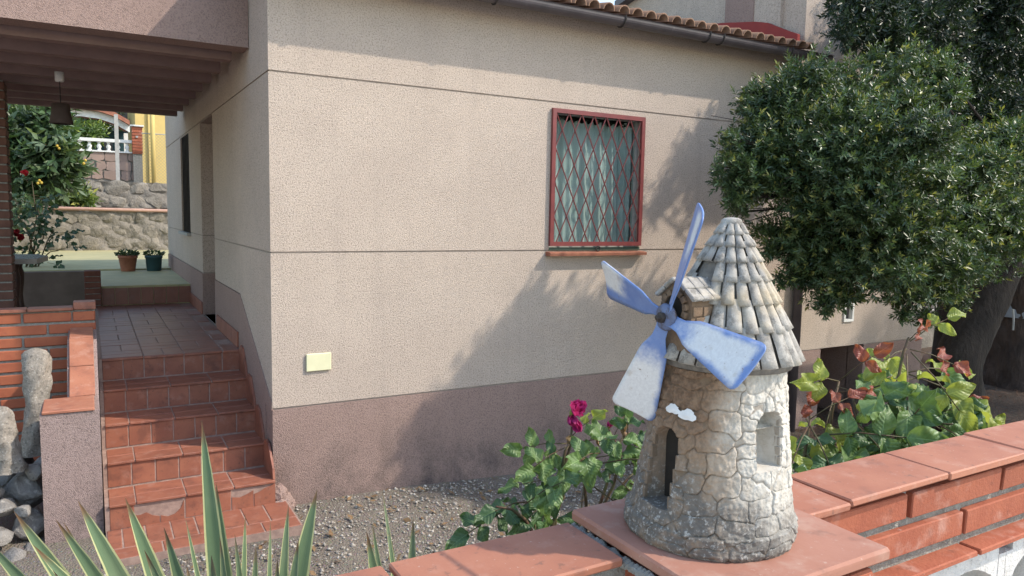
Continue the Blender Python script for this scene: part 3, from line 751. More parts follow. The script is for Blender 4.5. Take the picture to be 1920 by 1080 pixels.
# white lattice blocks, each an arch-topped opening between posts
def lattice(x0_, parent):
    m = MB(); W, H, y0_, y1_ = .298, .36, .752, .842; zt = -.6285; nh, nw_ = .042, .026
    for a, b in ((x0_, x0_ + nw_), (x0_ + W - nw_, x0_ + W)): m.box(a, b, y0_, y1_, zt - H, zt - nh)
    m.box(x0_ + nw_, x0_ + W - nw_, y0_, y1_, zt - H, zt - H + .04)
    n = 14; cx = x0_ + W / 2; rx = W / 2 - nw_; zc = zt - .135
    for i in range(n):
        a0, a1 = PI * i / n, PI * (i + 1) / n
        f = lambda a: (cx + rx * math.cos(a), zc + .082 * math.sin(a) ** .8 + random.uniform(-.0015, .0015))
        p0, p1 = f(a0), f(a1); m.prism([p0, (p0[0], zt), (p1[0], zt), p1], 'y', y0_ + .001, y1_ - .001)
    m.bar((cx, .797, zc + .06), (cx, .797, zt - H + .04), .08, .026, (1, 0, 0))
    m.bar((x0_ + nw_, .797, zc - .075), (x0_ + W - nw_, .797, zc - .075), .08, .028)
    m.box(x0_, x0_ + W, y1_ - .012, y1_ - .002, zt - nh, zt)
    return m.build('lattice_block', m_lattice, parent)
for k in range(9): lattice(1.02 + .30 * k, gw)
m = MB(); m.box(.9, 4.6, .75, .85, -1.9, -.992); m.box(-2.2, .6, .75, .85, -1.9, -.622); m.build('footing', m_lattice, gw)

# ================================================================== WINDMILL ORNAMENT
def wm_mat(name, kind):
    t = NT(name); X, Y, Z = t.sep()
    n1 = t.noise(38, 6, .65); n2 = t.noise(150, 4, .7); n3 = t.noise(14, 5, .6); n4 = t.noise(420, 3, .7)
    if kind == 'tower':
        c = t.mix(t.map(n1, .3, .7), (.41, .375, .325), (.53, .505, .46))
        c = t.mix(t.map(n2, .52, .72, 0, .6), c, (.36, .31, .25))
        # brown wash running down the hub side
        d = t.math('ADD', t.math('MULTIPLY', X, .687), t.math('MULTIPLY', Y, -.726))     # left to right across the front, 0 in the middle
        dn = t.math('ADD', d, t.math('MULTIPLY', t.math('SUBTRACT', n3, .5), .10))
        zt = t.math('ADD', Z, t.math('MULTIPLY', t.math('SUBTRACT', n3, .5), .12))
        tan = t.map(dn, -.03, .05, .85, 0)
        c = t.mix(tan, c, t.mix(t.map(n1, .3, .7), (.34, .225, .135), (.45, .33, .22)))
        br = t.math('MULTIPLY', t.map(dn, -.04, .03, 1, 0), t.map(n1, .25, .5, .6, 1))
        br = t.math('MULTIPLY', br, t.map(zt, -.36, -.25, .25, 1))
        c = t.mix(t.math('MULTIPLY', br, .92), c, t.mix(t.map(n2, .4, .6), (.115, .068, .043), (.20, .12, .075)))
        # grey black lichen climbing from the foot
        li = t.math('MULTIPLY', t.map(t.math('ADD', zt, t.math('MULTIPLY', dn, .40)), -.40, -.305, 1, 0), t.map(n1, .30, .55, .35, .95))
        c = t.mix(li, c, (.125, .115, .105)); c = t.mix(t.math('MULTIPLY', li, t.map(n2, .52, .66, 0, .9)), c, (.42, .40, .37))
        jt = t.n('ShaderNodeAttribute', attribute_name='Col').outputs['Fac']
        c = t.mix(t.math('MULTIPLY', t.map(jt, 0, .5, .7, 0), t.math('MULTIPLY', t.map(dn, .02, .10, 1, .45), t.map(n1, .3, .6, .5, 1))), c, (.17, .12, .08))
        rg = .92
    else:
        c = t.mix(t.map(n1, .3, .7), (.40, .375, .335), (.27, .25, .228))
        c = t.mix(t.map(n2, .5, .68, 0, .75), c, (.58, .55, .50))
        c = t.mix(t.map(t.noise(75, 6, .78), .47, .62, 0, .85), c, (.15, .138, .125))
        c = t.mix(t.map(t.noise(11, 3, .6), .56, .72, 0, .5), c, (.50, .40, .26))
    t.bump(t.math('ADD', t.math('MULTIPLY', n2, .7), t.math('MULTIPLY', n4, .4)), .75, .0022)
    return t.done(c, .93, .2)
m_wtow = wm_mat('cast_stone_tower', 'tower'); m_wroof = wm_mat('cast_stone_tiles', 'roof')
m_wdark = plain('hollow_shade', (.02, .017, .015), (.03, .025, .02), 30, rough=1)  # near-black colour standing in for shade inside the openings
m_wpaint = plain('white_paint_daub', (.74, .73, .72), (.66, .65, .64), 120, rough=.7, bump=.4, bscale=260, bdist=.002)
wm = thing('windmill_ornament', 'small cast stone windmill with four blue metal sails on the pillar slab', 'garden ornament', (.76, .73, -.435))
WC = np.array((.7605, .7305)); WB = -.435; RT = np.array((.687, -.726))
def wcen(z):   # the tower leans slightly to the right
    q = np.clip(z / .235, 0, 1); return WC + RT * (-.0045 + .0105 * (q - .5)) 
HT = .236
def wrad(z): return np.interp(z, [0, .006, .028, .0285, .05, .12, .20, .24], [.1155, .1185, .1165, .1135, .1085, .0985, .0875, .082])
# --- seeds of the stone pattern: (theta, z, half width, half height)
seeds = []
sr = random.Random(21)
rows = [(0.0, .0145), (.0145, .0285), (.0285, .053), (.053, .080), (.080, .106), (.106, .134), (.134, .161), (.161, .188), (.188, .213), (.213, .24)]
for ri, (a, b) in enumerate(rows):
    zc = (a + b) / 2; r = float(wrad(zc)); wmean = (.056, .056, .044, .038, .043, .038, .044, .042, .044, .048)[ri]
    n = int(2 * PI * r / wmean); off = sr.random() * 6.28
    for k in range(n):
        th = off + (k + sr.uniform(-.17, .17)) * 2 * PI / n
        jz = 0 if ri < 2 else sr.uniform(-.0028, .0028)
        if sr.random() < .24 and ri > 2:     # two small ones instead of one
            seeds.append((th, zc + jz + .006, wmean * .5, .006)); seeds.append((th, zc + jz - .006, wmean * .5, .006))
        else: seeds.append((th, zc + jz, wmean * .5 * sr.uniform(.8, 1.15), (b - a) / 2))
DTH, WTH = PI, 1.5 * PI                      # door faces -X, niche faces -Y
def op(th0, hw, zb, zs):                     # opening: half width (m), sill, springing
    return th0, hw, zb, zs
DO = op(DTH, .026, .050, .130); WO = op(WTH, .0245, .112, .164)
def opd(u, z, o_):
    """signed distance to the arch-topped opening (negative inside)"""
    _, hw, zb, zs = o_
    dx = np.abs(u) - hw; box = np.maximum(np.maximum(dx, zb - z), z - zs)
    arc = np.sqrt(u ** 2 + np.maximum(z - zs, 0) ** 2) - hw
    return np.where(z > zs, arc, box)
keep = []
def wrap(a): return (a + PI) % (2 * PI) - PI
for s in seeds:
    ok = True
    for o_ in (DO, WO):
        u = wrap(s[0] - o_[0]) * wrad(s[1])
        if opd(np.array(u), np.array(s[1]), o_) < .011: ok = False
    if ok: keep.append(s)
seeds = keep
for o_, nq in ((DO, 3), (WO, 2)):            # arch stones and jamb stones
    th0, hw, zb, zs = o_
    for a in np.linspace(.28, PI - .28, 5):
        rr_ = hw + .0085; z = zs + rr_ * math.sin(a); seeds.append((th0 + rr_ * math.cos(a) / float(wrad(z)), z, .010, .009))
    zz = zb + .010
    while zz < zs - .004:
        for s_ in (-1, 1): seeds.append((th0 + s_ * (hw + .008) / float(wrad(zz)), zz, .009, .009))
        zz += .0185
    for s_ in (-.6, .6): seeds.append((th0 + s_ * .024 / float(wrad(zb)), zb - .009, .014, .008))
S = np.array(seeds)
th = np.concatenate([np.linspace(1.95, 5.75, 360, endpoint=False), np.linspace(5.75, 1.95 + 2 * PI, 70, endpoint=False)])
zz = np.concatenate([np.linspace(0, HT, 215)])
TH, ZZ = np.meshgrid(th, zz); RR = wrad(ZZ)
nT, nZ = len(th), len(zz)
# warp so that joints wander
TW = TH + .016 * np.sin(ZZ * 110 + TH * 3) + .006 * np.sin(ZZ * 300 + 5 * TH); ZW = ZZ + .0014 * np.sin(TH * 7 + 2) + .0008 * np.sin(TH * 19)
F1 = np.full(TH.shape, 9e9); F2 = F1.copy(); ID = np.zeros(TH.shape, int)
for k, (t0, z0_, hw, hh) in enumerate(S):
    du = np.abs(wrap(TW - t0) * RR) - hw * .78; dz = np.abs(ZW - z0_) - hh * .82
    dd = (np.maximum(du, 0) ** 4 + np.maximum(dz, 0) ** 4) ** (1 / 4) + np.minimum(np.maximum(du, dz), 0) * .3
    less = dd < F1; F2 = np.where(less, F1, np.minimum(F2, dd)); ID = np.where(less, k, ID); F1 = np.where(less, dd, F1)
e = np.clip((F2 - F1) / .0024, 0, 1); relief = e * e * (3 - 2 * e)
hs = np.random.default_rng(3).uniform(-.0008, .0012, len(S))
fine = rng.normal(0, 1, TH.shape)
for _ in range(2): fine = (fine + np.roll(fine, 1, 0) + np.roll(fine, -1, 0) + np.roll(fine, 1, 1) + np.roll(fine, -1, 1)) / 5
f2 = rng.normal(0, 1, TH.shape)
for _ in range(14): f2 = (f2 + np.roll(f2, 1, 0) + np.roll(f2, -1, 0) + np.roll(f2, 1, 1) + np.roll(f2, -1, 1)) / 5
fine = fine / fine.std() * .00032 + f2 / f2.std() * .0005
D = -.0022 + relief * (.0024 + hs[ID] + fine)
dep = np.zeros(TH.shape); ins = np.zeros(TH.shape, int)
for q, (o_, dmax) in enumerate(((DO, .075), (WO, .034))):
    u = wrap(TH - o_[0]) * RR; sd = opd(u, ZZ, o_)
    f = np.clip((-sd) / .0022, 0, 1)
    if q == 0: pass
    dep = np.maximum(dep, f * dmax); ins = np.where(sd < -.0002, q + 1, ins)
RAD = RR + D * (dep < .001) - dep
CX = np.stack([wcen(z) for z in zz])
V = np.stack([CX[:, None, 0] + RAD * np.cos(TH), CX[:, None, 1] + RAD * np.sin(TH), WB + ZZ], -1).reshape(-1, 3)
jj, kk = np.meshgrid(np.arange(nZ - 1), np.arange(nT), indexing='ij'); kn = (kk + 1) % nT
FQ = np.stack([jj * nT + kk, jj * nT + kn, (jj + 1) * nT + kn, (jj + 1) * nT + kk], -1).reshape(-1, 4)
fid = ID[jj, kk].ravel(); fin = np.maximum(ins[jj, kk], ins[(jj + 1), kn]).ravel()
def submesh(name, mask, mat):
    F = FQ[mask]; u, inv = np.unique(F, return_inverse=True)
    return np_mesh(name, V[u], inv.reshape(-1, 4), mat, True, np.repeat(RELF[u][:, None], 3, 1))
RELF = relief.ravel() * 1.0
RELF[dep.ravel() > .001] = 1.0
tower = link(bpy.data.objects.new('tower', submesh('tower', fin > 0, m_wtow)), wm)
for k in range(len(S)):
    msk = (fid == k) & (fin == 0)
    if msk.sum() > 3: link(bpy.data.objects.new('stone', submesh('stone', msk, m_wtow)), tower)
# blocks lining the reveals: door's far jamb, niche's right jamb
def jamb(o_, side, depth_, n, dark=False):
    th0, hw, zb, zs = o_; outw = np.array((math.cos(th0), math.sin(th0))); tang = np.array((-math.sin(th0), math.cos(th0)))
    hz = (zs + .012 - zb) / n
    for i in range(n):
        z0_ = zb + .001 + i * hz; r = float(wrad(z0_ + hz / 2)); cut = (.5 if i % 2 else .34)
        for a, b in ((.004, depth_ * cut - .0007), (depth_ * cut + .0007, depth_)):
            c = wcen(z0_) + outw * (r - (a + b) / 2) + tang * side * (hw - .0012)
            mm = chbox(b - a, .004, hz - .0016, .0008, m_wtow, .0002, i, 'reveal_stone')
            inst('reveal_stone', mm, tower, (c[0], c[1], WB + z0_ + hz / 2), (0, 0, th0))
jamb(DO, -1, .034, 5); jamb(WO, 1, .030, 5); jamb(DO, 1, .03, 5); jamb(WO, -1, .030, 5)
# black block standing in for the unlit depth of the door alcove
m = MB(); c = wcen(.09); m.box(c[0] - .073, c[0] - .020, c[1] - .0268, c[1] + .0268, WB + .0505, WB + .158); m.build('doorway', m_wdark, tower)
# white paint daub
def on_tower(th_, z, out=0.0):
    c = wcen(z); r = float(wrad(z)) + out; return (c[0] + r * math.cos(th_), c[1] + r * math.sin(th_), WB + z)
pv = []; n_ = 26
pc_t, pc_z = math.radians(191), .181
for (uc, zc_, ru, rz) in ((-.011, .001, .012, .0062), (.012, -.002, .012, .0072)):
    m = MB(); ring = []
    for k in range(n_):
        a = 2 * PI * k / n_; q = 1 + .14 * math.sin(3 * a + uc * 300) + random.uniform(-.1, .1)
        ring.append(on_tower(pc_t + (uc + ru * q * math.cos(a)) / .09, pc_z + zc_ + rz * q * math.sin(a), .0022))
    cpt = on_tower(pc_t + uc / .09, pc_z + zc_, .0036)
    m.add([cpt] + ring, [(0, 1 + k, 1 + (k + 1) % n_) for k in range(n_)]); m.build('paint_daub', m_wpaint, wm)
# --- roof: rings of barrel tiles over a cone
RC_ = WC + RT * .003
ringsR = [(.415, .0195), (.3985, .0295), (.3785, .0395), (.3535, .0515), (.3235, .0645), (.2895, .0795), (.2465, .0955)]
core = MB(); core.lathe((RC_[0], RC_[1], WB), [(.05, .232), (.0885, .2375), (.0905, .246), (.076, .290), (.061, .324), (.048, .354), (.036, .379), (.026, .399), (.016, .418), (.012, .430), (.009, .434), (.002, .4355)], 40)
wroof = core.build('roof', plain('grimy_cast_stone', (.19, .172, .15), (.12, .11, .098), 90, rough=.95, bump=.5, bscale=300, bdist=.002), wm, True)
def rtile(zt, rt_, zb, rb, N, seed):
    """one tapered barrel tile lying on the cone, centred on +X"""
    r = random.Random(seed); nu, nv = 7, 5; V_ = []; half = PI / N * .88
    for j in range(nv):
        q = j / (nv - 1); z = zt + (zb - zt) * q; rad = rt_ + (rb - rt_) * q
        for i in range(nu):
            u = -1 + 2 * i / (nu - 1); hgt = math.sqrt(max(0, 1 - u * u)) * rad * math.sin(half) * .50 + .0010 + .0016 * q
            hgt += r.gauss(0, .0003)
            V_.append(((rad + hgt) * math.cos(u * half), (rad + hgt) * math.sin(u * half), z + hgt * .3))
    b = len(V_)
    for i in range(nu):
        u = -1 + 2 * i / (nu - 1); rad = rb - .002; V_.append((rad * math.cos(u * half), rad * math.sin(u * half), zb - .001))
    F_ = [(j * nu + i, j * nu + i + 1, (j + 1) * nu + i + 1, (j + 1) * nu + i) for j in range(nv - 1) for i in range(nu - 1)]
    F_ += [((nv - 1) * nu + i, (nv - 1) * nu + i + 1, b + i + 1, b + i) for i in range(nu - 1)]
    m = MB(); m.add(V_, F_); return m.mesh('roof_tile', m_wroof, True)
zprev, rprev = .4315, .0105
NT_ = [10, 13, 16, 19, 21, 22, 22]
for k, ((zb_, rb_), N) in enumerate(zip(ringsR, NT_)):
    ms = [rtile(zprev + .003 - .435 + .435, rprev - .0015, zb_, rb_, N, 10 * k + s) for s in range(3)]
    off = sr.random() * 6
    for i in range(N):
        a = off + 2 * PI * i / N
        if k in (3, 4, 5) and abs(wrap(a - PI)) < (.20, .26, .24)[k - 3]: continue      # dormer sits here
        inst('roof_tile', sr.choice(ms), wroof, (RC_[0], RC_[1], WB + sr.uniform(-.0012, .0012)), (0, 0, a + sr.uniform(-.02, .02)))
    zprev, rprev = zb_ + .004, rb_ - .004
m = MB(); m.lathe((RC_[0], RC_[1], WB), [(.0125, .4265), (.0145, .430), (.0135, .4345), (.009, .4372), (.002, .438)], 22); m.build('roof_knob', m_wroof, wroof, True)
# --- dormer carrying the sails, facing -X
dm = MB(); dx0, dx1, dh, dz0, dz1, dzr = RC_[0] - .094, RC_[0] - .03, .029, .262, .333, .3545
yc = RC_[1]
dm.prism([(yc - dh, WB + dz0), (yc - dh, WB + dz1), (yc, WB + dzr), (yc + dh, WB + dz1), (yc + dh, WB + dz0)], 'x', dx0, dx1)
dorm = dm.build('dormer', m_wtow, wm)
dm = MB(); dm.lathe((0, 0, 0), [(.0005, 0), (.0165, 0), (.0165, .003), (.0005, .003)], 20)
o = dm.build('dormer_hole_shade', m_wdark, dorm, False, (dx0 - .0005, yc, WB + .318)); o.rotation_euler = (0, -PI / 2, 0)  # dark disc laid on the solid front, shade of a hole as colour
for k in range(9):
    a = -.35 + k * (PI + .7) / 8
    mm = bpy.data.meshes.get('arch_stone') or chbox(.0072, .0078, .006, .0008, m_wtow, .0002, 4, 'arch_stone')
    inst('arch_stone', mm, dorm, (dx0 - .002, yc + .0205 * math.cos(a), WB + .318 + .0205 * math.sin(a)), (a, 0, 0), (1, 1, 1.35))
for side in (-1, 1):
    sl2 = math.atan2(dzr - dz1, dh)
    for c in range(2):
        for r_ in range(4):
            q = (c + .5) / 2; y = yc + side * (dh + .008) * (1 - q * .93) * 1.0; z = dzr + .004 - (dzr - dz1 + .006) * (1 - q * .93)
            mm = bpy.data.meshes.get('dormer_tile') or chbox(.0185, .0215, .0055, .0018, m_wroof, .0005, 4, 'dormer_tile')
            inst('dormer_tile', mm, dorm, (dx0 + .004 + r_ * .0175, y, WB + z), (-side * sl2, 0, 0))
    for c in range(3):
        for r_ in range(3):
            mm = bpy.data.meshes.get('dormer_stone') or chbox(.0165, .003, .0125, .001, m_wtow, .0004, 4, 'dormer_stone')
            inst('dormer_stone', mm, dorm, (dx0 + .010 + r_ * .018 + (.006 if c % 2 else 0), yc + side * (dh + .0006), WB + .287 + c * .0142))
m = MB(); m.tube([(dx0 - .014, yc, WB + .306), (dx0 + .01, yc, WB + .306)], .004, 10); axle = m.build('axle', m_iron, wm, True)
# --- sails
def sail_mat(v0, hw, u0, u1):
    """blue paint rubbed down to pale primer in a patch centred on v0 across the sail"""
    t = NT('worn_blue_sail'); uv = t.n('ShaderNodeTexCoord').outputs['UV']; u, v, _ = t.sep(uv)
    nn = t.noise(34, 6, .72); nn2 = t.noise(240, 4, .7); nl = t.noise(13, 4, .6)
    blue = t.mix(t.map(nn, .3, .7), (.115, .19, .42), (.165, .245, .46))
    av = t.math('ABSOLUTE', t.math('SUBTRACT', v, v0))
    nz = t.math('ADD', t.math('MULTIPLY', t.math('SUBTRACT', nn, .5), .32), t.math('ADD', t.math('MULTIPLY', t.math('SUBTRACT', nl, .5), .5), t.math('MULTIPLY', t.math('SUBTRACT', nn2, .5), .06)))
    m1 = t.map(t.math('ADD', av, nz), hw - .10, hw + .10, 1, 0); m2 = t.map(t.math('ADD', u, nz), u0 - .04, u0 + .22); m3 = t.map(t.math('ADD', u, t.math('MULTIPLY', nz, .5)), u1 - .06, u1 + .02, 1, 0)
    wear = t.math('MULTIPLY', t.math('MULTIPLY', m1, m2), m3)
    pale = t.mix(t.map(nn2, .35, .7), (.60, .585, .58), (.69, .68, .67)); pale = t.mix(t.map(t.noise(60, 4, .7), .56, .72, 0, .6), pale, (.42, .36, .30))
    c = t.mix(wear, blue, pale)
    c = t.mix(t.map(t.noise(130, 5, .75), .62, .70, 0, .75), c, (.17, .085, .045))
    t.bump(t.math('ADD', t.math('MULTIPLY', nn2, .3), t.math('MULTIPLY', wear, -.4)), .25, .001)
    return t.done(c, t.map(wear, 0, 1, .38, .7), .4)
def sail_mesh(mat, L=.150):
    """one flat sheet-metal sail along +X, width along Y"""
    prof = [(.0, .009), (.012, .0085), (.024, .0095), (.034, .0135), (.045, .0185), (.055, .0205), (.09, .0255), (.12, .0298), (.140, .0325), (.1445, .032), (.148, .0295), (.1500, .0255)]
    nv = 9; V_ = []; UV = []
    for (x, hw) in prof:
        for i in range(nv):
            v = -1 + 2 * i / (nv - 1)
            # asymmetric: the leading edge is straighter
            y = hw * v + .10 * (x - .03) * .12 * (1 if x > .03 else 0)
            z = .0022 * (v * v) * (x / L)
            V_.append((x * L / .15, y, z)); UV.append((x / .15, i / (nv - 1)))
    n = len(prof); F_ = [(j * nv + i, j * nv + i + 1, (j + 1) * nv + i + 1, (j + 1) * nv + i) for j in range(n - 1) for i in range(nv - 1)]
    # thickness
    b = len(V_); V2 = [(x, y, z - .0022) for x, y, z in V_]; F2_ = [tuple(q + b for q in f)[::-1] for f in F_]
    rim = [i for i in range(nv)] + [j * nv + nv - 1 for j in range(1, n)] + [(n - 1) * nv + i for i in range(nv - 2, -1, -1)] + [j * nv for j in range(n - 2, 0, -1)]
    F3 = [(rim[i], rim[i] + b, rim[(i + 1) % len(rim)] + b, rim[(i + 1) % len(rim)]) for i in range(len(rim))]
    return np_mesh('sail', np.array(V_ + V2), np.array(F_ + F2_ + F3), mat, True, uv=np.array(UV + UV))
HUB = np.array((dx0 - .017, yc, WB + .306)); AX = nrm((-1, .04, 0.0)); 
SAILS = ((113, 33, .145, (.5, .20, .45, .98)), (16, 24, .140, (.35, .36, .55, 1.2)), (-65, 36, .150, (.34, .56, .30, 1.2)), (-165, 34, .150, (.5, .41, .14, .97)))
T1 = nrm(np.cross(AX, (0, 0, 1)));                      # in-plane horizontal
Zp = np.cross(T1, AX); Zp = Zp if Zp[2] > 0 else -Zp; T1 = T1 if T1[1] > 0 else -T1
for k, (angd, betad, SLn, wearp) in enumerate(SAILS):
    BETA = math.radians(betad); sm = sail_mesh(sail_mat(*wearp), SLn)
    a = math.radians(angd); u = T1 * math.cos(a) + Zp * math.sin(a); tt = T1 * math.sin(a) - Zp * math.cos(a)
    nB = AX * math.cos(BETA) + tt * math.sin(BETA); yv = np.cross(nB, u)
    o = inst('sail', sm, wm, HUB + u * .007)
    o.rotation_mode = 'QUATERNION'
    o.rotation_quaternion = Matrix(((u[0], yv[0], nB[0]), (u[1], yv[1], nB[1]), (u[2], yv[2], nB[2]))).to_quaternion()
hb = MB(); hb.lathe((0, 0, 0), [(.001, -.006), (.0165, -.005), (.0185, 0), (.0165, .004), (.009, .0055), (.001, .006)], 24)
o = hb.build('hub', plain('hub_metal', (.13, .17, .30), (.10, .11, .16), 60, rough=.5, spots=(((.07, .05, .04), 80, .45, .6, .8),)), wm, True, HUB); o.rotation_euler = Vector(AX).to_track_quat('Z', 'Y').to_euler()
hn = MB(); hn.lathe((0, 0, 0), [(.0075, 0), (.0075, .006), (.004, .007), (.004, .011), (.001, .012)], 6)
o = hn.build('hub_nut', m_iron, wm, False, HUB + AX * .0045); o.rotation_euler = Vector(AX).to_track_quat('Z', 'Y').to_euler()

# ================================================================== BACK PATIO AND HILLSIDE
m = MB(); m.box(.09, HX0 - .007, 9.502, 11.84, -2.2, -.892); st = setting(m.build('patio_step', m_green))
for k in range(7):
    x = .095 + k * .133; m = MB(); m.box(x + .002, x + .129, 9.488, 9.5, -1.108, -.915); m.build('riser_tile', m_floor, st)
m = MB(); m.box(-9, 6, 11.86, 17.2, -2.2, -.872); setting(m.build('patio_floor', m_green))
m = MB(); m.box(-9, .085, 11.70, 11.858, -2.2, -.885); tag(m.build('low_wall', plain('brown_cement', (.15, .115, .095), (.11, .085, .07), 4, rough=.95, bump=.5)), 'low cement retaining wall below the green patio floor', 'wall')
m = MB(); m.box(-6, .015, 6.26, 11.7, -2.2, -1.42); setting(m.build('lower_patio_floor', m_floor))
pier = thing('brick_pier', 'short dark brick pier beside the far porch step', 'pier', (.0, 9.5, -1.42))
m = MB(); m.box(-.058, .08, 9.38, 9.56, -1.45, -.715); m.build('mortar', m_mortar, pier)
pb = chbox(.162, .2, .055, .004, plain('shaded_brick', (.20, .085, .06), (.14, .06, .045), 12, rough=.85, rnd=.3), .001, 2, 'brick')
for r in range(11): inst('brick', pb, pier, (.011, 9.47, -.735 - .065 * r), (0, 0, random.choice((0, PI))))
colm = thing('porch_brick_column', 'shaded brick column at the left edge holding the porch', 'column', (-.78, 8.1, -1.42))
m = MB(); m.box(-.95, -.625, 8.01, 8.27, -1.42, 1.10); m.build('mortar', m_mortar, colm)
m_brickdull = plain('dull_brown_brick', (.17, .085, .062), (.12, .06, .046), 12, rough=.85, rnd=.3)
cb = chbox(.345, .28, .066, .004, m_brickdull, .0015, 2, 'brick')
for r in range(31): inst('brick', cb, colm, (-.787, 8.14, -1.38 + .081 * r), (0, 0, random.choice((0, PI))))

def stonewall(name, label, x0_, x1_, y, z0_, z1_, rows, seed, coping=None, mat=m_stonew):
    r = random.Random(seed); t = thing(name, label, 'wall', ((x0_ + x1_) / 2, y, z0_))
    V_ = []; nX = int((x1_ - x0_) / .06); nZ_ = max(6, int((z1_ - z0_) / .06)); 
    for j in range(nZ_ + 1):
        for i in range(nX + 1):
            V_.append((x0_ + (x1_ - x0_) * i / nX, y + .03 + r.gauss(0, .012) + .02 * math.sin(i * .7 + j) , z0_ + (z1_ - z0_) * j / nZ_))
    m = MB(); m.add(V_, [(j * (nX + 1) + i, j * (nX + 1) + i + 1, (j + 1) * (nX + 1) + i + 1, (j + 1) * (nX + 1) + i) for j in range(nZ_) for i in range(nX)])
    m.box(x0_, x1_, y + .1, y + .4, z0_ - .5, z1_ - .01); m.build('mortar', m_render_old, t, True)
    hz = (z1_ - z0_) / rows
    for q in range(rows):
        x = x0_ - r.uniform(0, .2)
        while x < x1_:
            w_ = r.uniform(.2, .48)
            rock('stone', mat, (x + w_ / 2, y + .045, z0_ + hz * (q + .5) + r.uniform(-.02, .02)), (w_ * .62, .06, hz * .62), r.randint(0, 9999), t, 3, .2, (0, r.uniform(-.12, .12), 0), 16); x += w_
    if coping:
        m = MB(); m.tube([(x0_, y - .02, z1_ + .03), ((x0_ + x1_) / 2, y - .02, z1_ + .02), (x1_, y - .02, z1_ + .0)], .035, 8); m.build('coping', coping, t, True)
    return t
m_pinkpipe = plain('pink_coping', (.42, .26, .20), (.36, .22, .17), 8, rough=.8)
stonewall('stone_retaining_wall', 'lower rough stone retaining wall with pinkish coping behind the patio', -3.4, 3.0, 17.1, -.872, -.06, 3, 5, m_pinkpipe)
stonewall('stone_terrace_wall', 'upper rough stone terrace wall above the pink coping', -3.6, 3.2, 18.4, .0, .56, 2, 9)
m = MB(); m.box(-12, 12, 17.35, 18.5, -1.2, -.02); m.box(-12, 12, 18.75, 60, -1.2, .52); setting(m.build('terrace', m_ground))
Y3 = 20.0
fl = thing('flagstone_wall', 'wall clad in brown flagstones under the white balustrade', 'wall', (0, Y3, .55))
m = MB(); m.box(-2.4, 1.16, Y3 + .02, Y3 + .25, .4, 1.29); m.build('mortar', m_render_old, fl)
r = random.Random(2)
for q in range(3):
    x = -2.4
    while x < 1.1:
        w_ = r.uniform(.2, .36); z = .66 + q * .215; a = [(x + .01, z + r.uniform(0, .03)), (x + w_ * .5, z - r.uniform(0, .03)), (x + w_ - .01, z + r.uniform(0, .03)), (x + w_ + r.uniform(-.04, .02), z + .1), (x + w_ - .02, z + .2), (x + w_ * .5, z + .205), (x + .02, z + .195), (x + r.uniform(-.02, .03), z + .1)]
        a = [(min(p_[0], 1.155), p_[1]) for p_ in a]
        m = MB(); m.prism(a, 'y', Y3 - r.uniform(.005, .02), Y3 + .03); m.build('flagstone', m_flag, fl); x += w_
bal = thing('white_balustrade', 'white balustrade with turned balusters above the flagstone wall', 'balustrade', (-.2, Y3, 1.3))
m = MB(); m.box(-2.4, .94, Y3 - .06, Y3 + .1, 1.53, 1.60); m.build('top_rail', m_white, bal)
m = MB(); m.box(-2.4, .94, Y3 - .05, Y3 + .09, 1.292, 1.325); m.build('bottom_rail', m_white, bal)
bmsh = MB().lathe((0, 0, 0), [(.045, 0), (.045, .02), (.025, .035), (.045, .07), (.052, .10), (.035, .14), (.024, .165), (.036, .18), (.045, .195), (.045, .208)], 12).mesh('baluster', m_white, True)
for k in range(17): inst('baluster', bmsh, bal, (.84 - .195 * k, Y3 + .02, 1.324))
bp = thing('brick_gate_pillar', 'red brick pillar with pale cap ending the balustrade', 'pillar', (1.06, Y3, .6))
m = MB(); m.box(.955, 1.155, Y3 - .1, Y3 + .12, .6, 1.9); m.build('mortar', m_mortar, bp)
pb2 = chbox(.225, .25, .062, .003, m_brick, .001, 2, 'brick')
for k in range(9): inst('brick', pb2, bp, (1.055, Y3, 1.31 + .072 * k))
m = MB(); m.box(.91, 1.20, Y3 - .16, Y3 + .17, 1.925, 1.96); m.build('cap', m_white, bp)
m = MB(); m.box(1.02, 1.07, Y3 - .145, Y3 - .12, 1.66, 1.70); m.build('name_plate', m_conc, bp)
m = MB(); m.box(.56, .64, 19.2, 19.28, .5, 2.1); tag(m.build('fence_post', m_conc), 'slim concrete fence post in front of the balustrade', 'post')
# chain link fence right of the pillar
cf = thing('chain_link_fence', 'yellowish chain link fence beside the brick pillar', 'fence', (1.6, 19.6, .55))
m = MB()
for k in range(-16, 26):
    for s_ in (1, -1):
        xa = 1.0 + k * .075; pts = []
        za, zb_ = .6, 1.75; xb = xa + s_ * (zb_ - za)
        xa2, xb2 = max(min(xa, 2.3), 1.13), max(min(xb, 2.3), 1.13)
        if abs(xa2 - xb2) < .02: continue
        f0, f1 = (xa2 - xa) / (xb - xa), (xb2 - xa) / (xb - xa)
        m.bar((xa2, 19.6 + .004 * s_, za + (zb_ - za) * f0), (xb2, 19.6 + .004 * s_, za + (zb_ - za) * f1), .007)
m.build('wire_mesh', plain('fence_wire', (.42, .36, .22), (.36, .30, .18), 9, rough=.6), cf)
m = MB(); m.tube([(1.13, 19.6, 1.75), (2.3, 19.6, 1.75)], .012, 6); m.build('top_wire', m_conc, cf)
m = MB(); m.tube([(1.36, 19.5, .5), (1.36, 19.5, 3.0)], .05, 10); tag(m.build('yellow_drainpipe', m_yellow, None, True), 'yellow drainpipe on the yellow neighbouring house', 'pipe')
yb = thing('yellow_house', 'yellow rendered house wall behind the chain link fence', 'house', (3.5, 25, .5))
m = MB(); m.box(1.28, 6.5, 25.0, 32, .5, 6.0); m.build('wall', m_yellow, yb)
